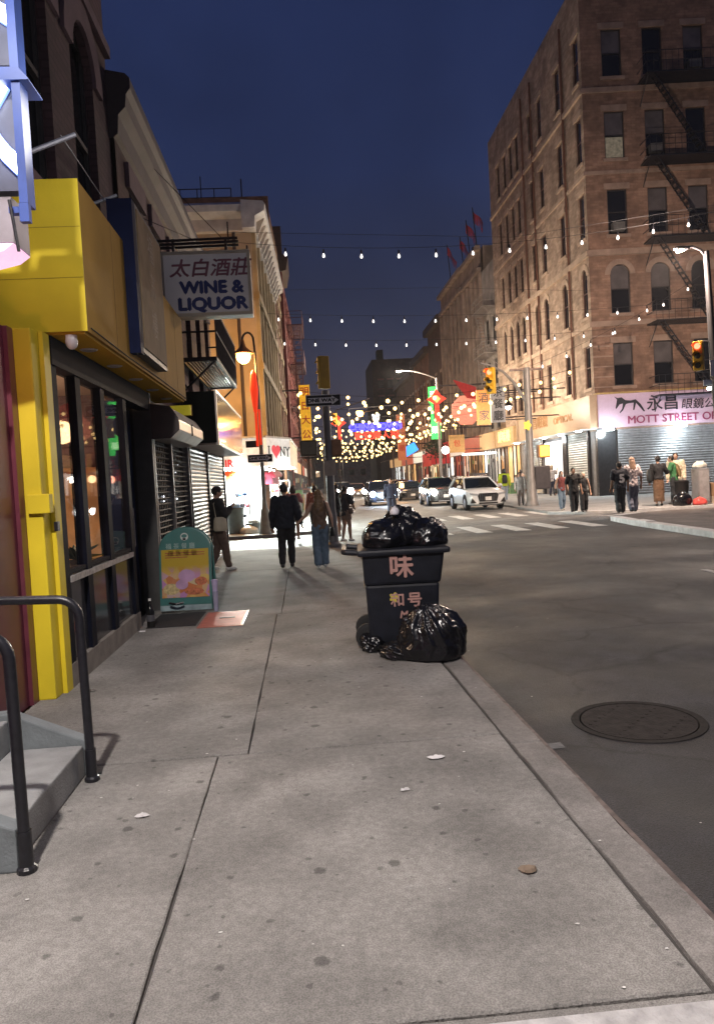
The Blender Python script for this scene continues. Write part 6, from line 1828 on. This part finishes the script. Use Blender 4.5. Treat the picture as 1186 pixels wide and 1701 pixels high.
MB().box(16.7, 17.4, 29.9, 30.5, 0, .295).build('carton_under', M('cardboard_pale', (.4, .33, .25), .8), t)
# ------------------------------------------------------------------ people
skin_a = M('skin_fair', (.42, .26, .19), .55, var=.08)
skin_b = M('skin_tan', (.30, .17, .11), .55, var=.08)
def cap(mb, p0, p1, r0, r1, n=10):
    p0, p1 = Vector(p0), Vector(p1)
    d = (p1-p0)
    L = d.length
    d = d.normalized() if L > 1e-6 else Vector((0, 0, 1))
    u = d.orthogonal().normalized()
    w_ = d.cross(u)
    rings = []
    for i in range(4): 
        a = -PI/2 + i*PI/6 + .02
        rings.append((p0 + d*r0*math.sin(a), r0*math.cos(a)))
    rings.append((p0, r0)); rings.append((p1, r1))
    for i in range(1, 4):
        a = i*PI/6 - (.02 if i == 3 else 0)
        rings.append((p1 + d*r1*math.sin(a), r1*math.cos(a)))
    vs = []
    for c, r in rings:
        for k in range(n):
            a = 2*PI*k/n
            vs.append(c + (u*math.cos(a) + w_*math.sin(a))*r)
    m = len(rings)
    fs = [(i*n+k, i*n+(k+1) % n, (i+1)*n+(k+1) % n, (i+1)*n+k) for i in range(m-1) for k in range(n)]
    fs += [tuple(range(n))[::-1], tuple((m-1)*n+k for k in range(n))]
    return mb.add(vs, fs)
def chain(mb, pts, rs):
    for i in range(len(pts)-1):
        cap(mb, pts[i], pts[i+1], rs[i], rs[i+1])
    return mb
def torso(mb, rings, n=18):
    """rings: (z, rx, ry, cx, cy)"""
    vs = []
    for (z, rx, ry, cx, cy) in rings:
        for k in range(n):
            a = 2*PI*k/n
            vs.append((cx + rx*math.cos(a), cy + ry*math.sin(a), z))
    m = len(rings)
    fs = [(i*n+k, i*n+(k+1) % n, (i+1)*n+(k+1) % n, (i+1)*n+k) for i in range(m-1) for k in range(n)]
    fs += [tuple(range(n))[::-1], tuple((m-1)*n+k for k in range(n))]
    return mb.add(vs, fs)

def cloth(name, c, r=.8):
    return M('cloth_'+name, c, r, var=.16, sc_=14, bump=.15, bsc=90)
def person(label, x, y, h, rz, top, bottom, hair=('short', (.015, .012, .01)), sleeves='long', legs='trousers', stride=.1, arms=None, fem=False, skin=None, shoes=(.03, .03, .03), bagc=None, bagside=1, z=0., vox=.0105, face=False, cap_=None, backpack=None, lean=0., head_turn=0., group=None, tote=None, wide=1.):
    """local +y is forward; drawn at height 1 and scaled"""
    t = thing('person', label, 'person', (x, y, z), rz, group)
    skin = skin or skin_a
    H_ = h
    S = Matrix.Scale(H_, 4)
    sw = .098 if fem else .112
    hipw = .05
    hz, kz, az = .515, .285, .045
    fR, fL = Vector((.05, stride, az)), Vector((-.05, -stride, az + abs(stride)*.12))
    kR = Vector((.052, stride*.5+.012, kz)); kL = Vector((-.052, -stride*.35+.03, kz-.002))
    hR, hL = Vector((hipw, 0, hz)), Vector((-hipw, 0, hz))
    sR, sL = Vector((sw, lean*.3, .812)), Vector((-sw, lean*.3, .812))
    A = {'R': ((.148, -.02 - stride*.35, .64), (.158, .03 - stride*.7, .485)), 'L': ((-.148, -.02 + stride*.35, .64), (-.158, .03 + stride*.7, .485))}
    if arms: A.update(arms)
    eR, haR = map(Vector, A['R']); eL, haL = map(Vector, A['L'])
    hc = Vector((0, lean*.55 + .012, .932))
    f = .9 if fem else 1.
    tr = [(.455, .04, .04, 0, 0), (.49, .088, .06, 0, 0), (.54, .092*(1.04 if fem else 1), .066, 0, 0), (.61, .078*f, .054, 0, lean*.05), (.69, .088*f, .060, 0, lean*.12), (.76, .098*f, .064, 0, lean*.22), (.805, .10*f, .055, 0, lean*.3), (.832, .06*f, .042, 0, lean*.35), (.85, .033, .033, 0, lean*.4), (.885, .029, .031, 0, lean*.5+.004)]
    b = MB()
    torso(b, tr)
    cap(b, (0, lean*.5, .86), hc - Vector((0, .004, .03)), .03, .03)
    b.ball(hc, (.044, .055, .064), 14, 10)
    b.ball(hc + Vector((0, .018, -.028)), (.034, .036, .034), 12, 8)
    cap(b, hc + Vector((0, .053, .004)), hc + Vector((0, .062, -.012)), .006, .009, 6)
    for s in (-1, 1):
        b.ball(hc + Vector((s*.045, -.004, -.006)), (.008, .013, .018), 8, 6)
    for (a, k, ft, s) in ((hR, kR, fR, 1), (hL, kL, fL, -1)):
        chain(b, [a + Vector((0, 0, .02)), (a+k)/2, k, (k*.62+ft*.38) + Vector((0, -.006, 0)), ft], [.056, .050, .035, .035, .022])
        cap(b, ft + Vector((0, -.012, -.02)), ft + Vector((0, .062, -.03)), .020, .014)
    for (sh, e, ha, s) in ((sR, eR, haR, 1), (sL, eL, haL, -1)):
        d = (ha-e).normalized()
        chain(b, [sh, e, ha], [.031, .024, .016])
        side = Vector((0, 0, 1)).cross(d)
        side = side.normalized() if side.length > .05 else Vector((0, 1, 0))
        pc = ha + d*.028
        cap(b, ha + d*.006, pc + d*.012, .014, .016, 8)
        for q, (o_, l_) in enumerate(((-.0135, .034), (-.0045, .042), (.0045, .039), (.0135, .030))):
            r0 = pc + d*.014 + side*o_*1.15
            r1 = r0 + d*l_*.6
            r2 = r1 + d*l_*.4 + d.cross(side)*.008*s
            chain(b, [r0, r1, r2], [.0056, .0052, .0045])
        chain(b, [ha + d*.012 + side*.012, ha + d*.03 + side*.026, ha + d*.046 + side*.027], [.0065, .006, .005])
    b.move(S)
    remesh(b, 'body', skin, vox*H_*.62, 2, t)
    # top garment
    gw = {'trousers': 1, 'wide': 1}.get(legs, 1)
    if top is not None:
        tm, loose = top
        k = 1 + .10*loose
        mb = MB()
        hem = .47 if sleeves in ('long', 'short') else .50
        if legs in ('skirt', 'longskirt'): hem = .53
        if sleeves == 'crop': hem = .60
        torso(mb, [(hem, .094*k*wide, .072*k, 0, 0), (hem+.03, .099*k*wide, .075*k, 0, 0), (.61, .090*f*k*wide, .066*k, 0, lean*.05), (.69, .098*f*k*wide, .072*k, 0, lean*.12), (.76, .108*f*k, .075*k, 0, lean*.22), (.808, .108*f*k, .064*k, 0, lean*.3), (.838, .07*f, .05, 0, lean*.36), (.856, .040, .040, 0, lean*.42)])
        for (sh, e, ha) in ((sR, eR, haR), (sL, eL, haL)):
            if sleeves == 'long':
                chain(mb, [sh, e, e.lerp(ha, .93)], [.045*k, .036*k, .028*k])
            elif sleeves in ('short', 'crop'):
                chain(mb, [sh, sh.lerp(e, .72)], [.045*k, .041*k])
            else:
                cap(mb, sh*.86 + Vector((0, 0, .10)), sh*.82 + Vector((0, 0, .14)), .02, .015)
        mb.move(S)
        remesh(mb, 'top', tm, vox*H_*1.0, 2, t, wrinkle=.010*H_, wsc=12)
    bm_, = bottom if isinstance(bottom, tuple) and len(bottom) == 1 else (bottom,)
    mb = MB()
    if legs in ('trousers', 'wide', 'shorts'):
        torso(mb, [(.46, .07, .055, 0, 0), (.49, .098, .070, 0, 0), (.54, .098, .072, 0, 0), (.585, .088*f, .064, 0, 0), (.60, .085*f, .060, 0, 0)])
        for (a, k, ft) in ((hR, kR, fR), (hL, kL, fL)):
            rr = {'trousers': (.062, .060, .046, .045, .038), 'wide': (.064, .061, .052, .050, .051), 'shorts': (.066, .066, .06, .06, .06)}[legs]
            if legs == 'shorts':
                chain(mb, [a + Vector((0, 0, .01)), (a+k)/2 + Vector((0, 0, .03))], [.064, .062])
            else:
                chain(mb, [a + Vector((0, 0, .01)), (a+k)/2, k, k.lerp(ft, .5) + Vector((0, -.004, 0)), ft + Vector((0, -.002, .022))], rr)
    elif legs == 'skirt':
        torso(mb, [(.36, .115, .09, 0, 0), (.45, .108, .085, 0, 0), (.54, .10, .075, 0, 0), (.595, .078, .06, 0, 0)])
    elif legs == 'longskirt':
        torso(mb, [(.09, .10, .085, 0, stride*.1), (.2, .10, .08, 0, 0), (.38, .105, .082, 0, 0), (.53, .102, .075, 0, 0), (.595, .08, .06, 0, 0)])
    mb.move(S)
    remesh(mb, {'skirt': 'skirt', 'longskirt': 'skirt', 'shorts': 'shorts'}.get(legs, 'trousers'), bm_, vox*H_, 2, t, wrinkle=.007*H_, wsc=11)
    sm = M('shoe_%02d' % int(shoes[0]*100), shoes, .6)
    for ft in (fR, fL):
        s_ = MB()
        chain(s_, [ft + Vector((0, -.022, -.018)), ft + Vector((0, .04, -.024)), ft + Vector((0, .075, -.028))], [.026, .024, .017])
        s_.move(S).build('shoe', sm, t, world=False, smooth=True)
    # hair
    kind, hcol = hair
    hm = M('hair_%d_%d' % (int(hcol[0]*1000), int(hcol[2]*1000)), hcol, .45, var=.4, sc_=60)
    hb = MB()
    hb.ball(hc + Vector((0, -.010, .014)), (.050, .056, .060), 14, 10)
    if kind == 'long':
        torso(hb, [(.70, .040, .014, .0, -.055+lean*.1), (.75, .054, .02, 0, -.058+lean*.2), (.82, .058, .026, 0, -.05+lean*.3), (.88, .056, .036, 0, -.03+lean*.45), (.93, .052, .05, 0, -.014+lean*.5)], 14)
    elif kind == 'bun':
        hb.ball(hc + Vector((0, -.035, .055)), .026, 10, 6)
    elif kind == 'bob':
        torso(hb, [(.86, .052, .035, 0, -.02+lean*.45), (.90, .057, .05, 0, -.014+lean*.5), (.94, .053, .054, 0, -.01+lean*.5)], 14)
    elif kind == 'tail':
        chain(hb, [hc + Vector((0, -.05, .02)), hc + Vector((0, -.075, -.02)), hc + Vector((0, -.062, -.11))], [.018, .02, .008])
    hb.move(S)
    remesh(hb, 'hair', hm, vox*H_*.7, 1, t, wrinkle=.005*H_, wsc=40)
    if face or True:
        for s in (-1, 1):
            MB().ball(hc + Vector((s*.018, .0535, .002)), (.007, .004, .0045), 8, 5).move(S).build('eye', M('eye_dark', (.02, .015, .012), .3), t, world=False)
        MB().ball(hc + Vector((0, .052, -.033)), (.014, .004, .004), 8, 5).move(S).build('mouth', M('lip', (.3, .1, .08), .5), t, world=False)
    if cap_:
        c_ = MB().ball(hc + Vector((0, -.006, .025)), (.053, .06, .05), 14, 8)
        c_.prism([(.045*math.cos(a), .05+.05*math.sin(a)) for a in [PI*i/10 for i in range(11)]], .955, .963)
        c_.move(S).build('cap', M('cap_black', cap_, .8), t, world=False, smooth=True)
    if bagc:
        bcol, size, low = bagc
        bmx = M('bag_%d' % int(bcol[0]*1000), bcol, .55)
        xx = bagside*.155
        g = MB()
        torso(g, [(low, .03*size, .055*size, xx, -.01), (low+.02, .036*size, .066*size, xx, -.01), (low+.10*size, .034*size, .06*size, xx, -.01), (low+.13*size, .02*size, .05*size, xx, -.01)], 12)
        bo = g.move(S).build('shoulder_bag', bmx, t, world=False, smooth=True)
        MB().tube([(xx, -.05, low+.1), (bagside*.085, -.06, .80), (bagside*.07, 0, .855), (bagside*.085, .07, .80), (xx, .05, low+.1)], .006, 5).move(S).build('strap', bmx, bo, world=False)
    if backpack:
        bmx = M('pack_%d_%d' % (int(backpack[0]*1000), int(backpack[1]*1000)), backpack, .7)
        g = MB()
        torso(g, [(.56, .06, .03, 0, -.105), (.58, .078, .045, 0, -.105), (.70, .078, .048, 0, -.10+lean*.15), (.78, .068, .036, 0, -.09+lean*.25), (.81, .04, .02, 0, -.08+lean*.3)], 14)
        bo = g.move(S).build('backpack', bmx, t, world=False, smooth=True)
        for s in (-1, 1):
            MB().tube([(s*.05, -.085, .80), (s*.055, 0, .842), (s*.058, .075, .79), (s*.062, .05, .68), (s*.06, -.07, .6)], .009, 5).move(S).build('strap', bmx, bo, world=False)
    return t

blk = cloth('black', (.012, .012, .015)); nvy = cloth('navy', (.010, .013, .024)); jeans = cloth('jeans', (.10, .15, .21))
man = person('man in a dark navy jacket and black trousers walking away hand in hand', -.43, 15.55, 1.74, R(-2), (nvy, 1.6), blk, stride=.10, arms={'R': ((.158, -.03, .655), (.185, -.015, .535))}, vox=.008, wide=1.05)
person('woman with long fair hair and loose blue jeans walking away hand in hand', .27, 15.15, 1.58, R(3), (cloth('umber', (.13, .085, .06)), .0), jeans, hair=('long', (.17, .10, .045)), sleeves='none', legs='wide', stride=.075, arms={'L': ((-.165, -.01, .69), (-.265, .0, .60))}, fem=True, bagc=((.012, .012, .013), .9, .40), shoes=(.5, .5, .5), vox=.008)
person('person in a dark cap leaning at the shutter, cream tote bag, brown trousers', -1.83, 15.75, 1.76, R(-70), (blk, 1.), cloth('brown', (.10, .065, .05)), cap_=(.012, .011, .012), stride=.09, arms={'R': ((.15, .05, .66), (.09, .14, .74))}, bagc=((.45, .40, .30), 1.25, .48), shoes=(.6, .6, .58))
person('woman in a pink top and short black skirt by the shop front', -.36, 23.3, 1.70, R(-12), (cloth('rose', (.50, .20, .20)), .4), blk, hair=('bob', (.05, .03, .02)), sleeves='short', legs='skirt', stride=.05, fem=True, arms={'R': ((.15, .06, .68), (.10, .14, .76))}, shoes=(.45, .4, .38))
person('dark haired person half hidden behind the woman with long fair hair', .32, 24.6, 1.68, R(10), (cloth('rust', (.28, .12, .08)), .6), blk, hair=('bob', (.02, .015, .012)), stride=.05)
person('woman in a black sleeveless top carrying a black bag beside the corner pole', .98, 23.4, 1.66, R(25), (blk, .1), cloth('charcoal', (.05, .05, .055)), hair=('bun', (.04, .025, .018)), sleeves='none', legs='shorts', stride=.05, fem=True, bagc=((.013, .012, .014), 1.5, .36), shoes=(.5, .48, .45))
person('woman in a grey tee and beige shorts with crossed arms at the crossing', 1.14, 21.5, 1.60, R(-50), (cloth('grey', (.055, .055, .06)), .3), cloth('beige', (.32, .23, .18)), hair=('tail', (.03, .02, .015)), sleeves='short', legs='shorts', stride=.05, fem=True, arms={'R': ((.14, .06, .66), (.07, .16, .60)), 'L': ((-.13, .05, .66), (.0, .15, .62))}, bagc=((.12, .08, .06), .8, .5), shoes=(.5, .48, .45))
person('person in a navy shirt out in the road in front of the blue white headlights', 3.97, 34.5, 1.78, R(170), (cloth('royal', (.008, .012, .035)), 1.2), cloth('darkblue', (.02, .025, .05)), stride=.06)
person('person in a lime yellow shirt and black backpack walking away beside the white car', 12.15, 44.9, 2.0, R(-8), (cloth('lime', (.42, .55, .03)), 1.), cloth('palejeans', (.30, .35, .42)), hair=('bob', (.012, .01, .01)), stride=.08, backpack=(.02, .02, .024), shoes=(.5, .5, .5))
person('woman in a long teal skirt left of the mast arm pole', 16.1, 54.8, 1.95, R(15), (cloth('sand', (.40, .28, .22)), .3), cloth('teal', (.10, .27, .26)), hair=('bob', (.03, .02, .02)), sleeves='none', legs='longskirt', stride=.04, fem=True)
person('person in pale clothes half hidden behind the mast arm pole', 11.2, 38.3, 1.75, R(160), (cloth('offwhite', (.48, .46, .45)), .8), cloth('palewhite', (.5, .5, .5)), stride=.12, shoes=(.02, .02, .02))
person('person in a pale top and dark jeans by the white shutter', 17.0, 50.5, 2.1, R(-40), (cloth('pearl', (.42, .38, .37)), .4), cloth('darkblue', (.02, .025, .05)), hair=('bob', (.35, .25, .16)), sleeves='short', stride=.06, fem=True, arms={'R': ((.15, .05, .7), (.12, .16, .84))})
person('woman in a dark red top and blue jeans, left of the walking trio', 10.86, 31.1, 1.68, R(185), (cloth('wine', (.13, .03, .03)), .2), jeans, hair=('long', (.03, .02, .016)), sleeves='none', stride=.06, fem=True, bagc=((.012, .012, .013), .9, .44), shoes=(.3, .28, .25))
person('man in a black tee shirt and black trousers, middle of the walking trio', 10.43, 28.5, 1.78, R(175), (cloth('blacktee', (.014, .013, .014)), .9), blk, hair=('short', (.012, .01, .009)), sleeves='short', stride=.06, skin=skin_b, shoes=(.5, .48, .46))
person('pale haired woman in black flared trousers, right of the walking trio', 11.13, 29.3, 1.58, R(172), (blk, .1), blk, hair=('bob', (.40, .33, .26)), sleeves='none', legs='wide', stride=.045, fem=True, bagc=((.012, .012, .013), .9, .46), bagside=-1)
p5 = person('person in a dark jersey with a white number five on its back', 11.68, 27.1, 1.90, R(-5), (cloth('jersey', (.010, .012, .022)), 1.8), cloth('dusk', (.035, .04, .045)), hair=('short', (.012, .01, .01)), sleeves='short', legs='wide', stride=.04, skin=skin_b)
text('jersey_number', '5', .42, M('print_white', (.6, .6, .62), .6), p5, (.02, -.205, 1.27), ext=.004, off=.018, world=False, extra=(PI/2, 0, 0))
person('dark haired person facing the viewer between the jersey and the fair haired woman', 12.15, 28.2, 1.86, R(190), (blk, .8), blk, hair=('short', (.012, .01, .01)), stride=.03, skin=skin_a)
person('woman with long fair hair in a white tee seen from behind at the far kerb', 12.3, 27.4, 2.05, R(-4), (cloth('white', (.60, .52, .53)), .9), cloth('slate', (.06, .06, .07)), hair=('long', (.42, .27, .19)), sleeves='short', legs='wide', stride=.05, fem=True)
person('person in a black top and long brown skirt with a black bag', 14.77, 30.4, 2.08, R(-18), (blk, 1.1), cloth('brownskirt', (.12, .065, .035)), hair=('bun', (.015, .012, .011)), legs='longskirt', stride=.03, arms={'R': ((.17, .05, .66), (.21, .15, .70))}, bagc=((.012, .012, .013), 1.9, .5), bagside=-1, fem=True)
person('man in a green tee shirt with a tan backpack looking down', 15.59, 30.7, 2.08, R(55), (cloth('green', (.04, .16, .06)), .6), cloth('darkslate', (.018, .02, .024)), hair=('short', (.012, .01, .01)), sleeves='short', stride=.04, backpack=(.16, .11, .045), lean=.07, arms={'R': ((.13, .08, .66), (.08, .19, .70)), 'L': ((-.13, .08, .66), (-.06, .19, .70))})
person('person in a cream patterned jacket behind the grey utility cabinet', 16.15, 31.6, 2.2, R(150), (cloth('cream', (.50, .44, .33)), 1.6), cloth('stone', (.3, .29, .27)), hair=('short', (.012, .01, .01)), stride=.05)
person('dark clad passer by on the pavement behind the white car', 13.4, 58.5, 1.9, R(20), (blk, 1.), blk, stride=.06)

hz = MB().box(-305, 305, -65, 605, -1.2, 36).build('haze', None)
hz['kind'] = 'stuff'
hm_ = bpy.data.materials.new('night_haze')
hm_.use_nodes = True
hm_.node_tree.nodes.clear()
ho = hm_.node_tree.nodes.new('ShaderNodeOutputMaterial')
hv = hm_.node_tree.nodes.new('ShaderNodeVolumePrincipled')
hv.inputs['Color'].default_value = (.85, .86, .9, 1)
hv.inputs['Density'].default_value = .00028
hm_.node_tree.links.new(hv.outputs[0], ho.inputs['Volume'])
hz.data.materials.append(hm_)
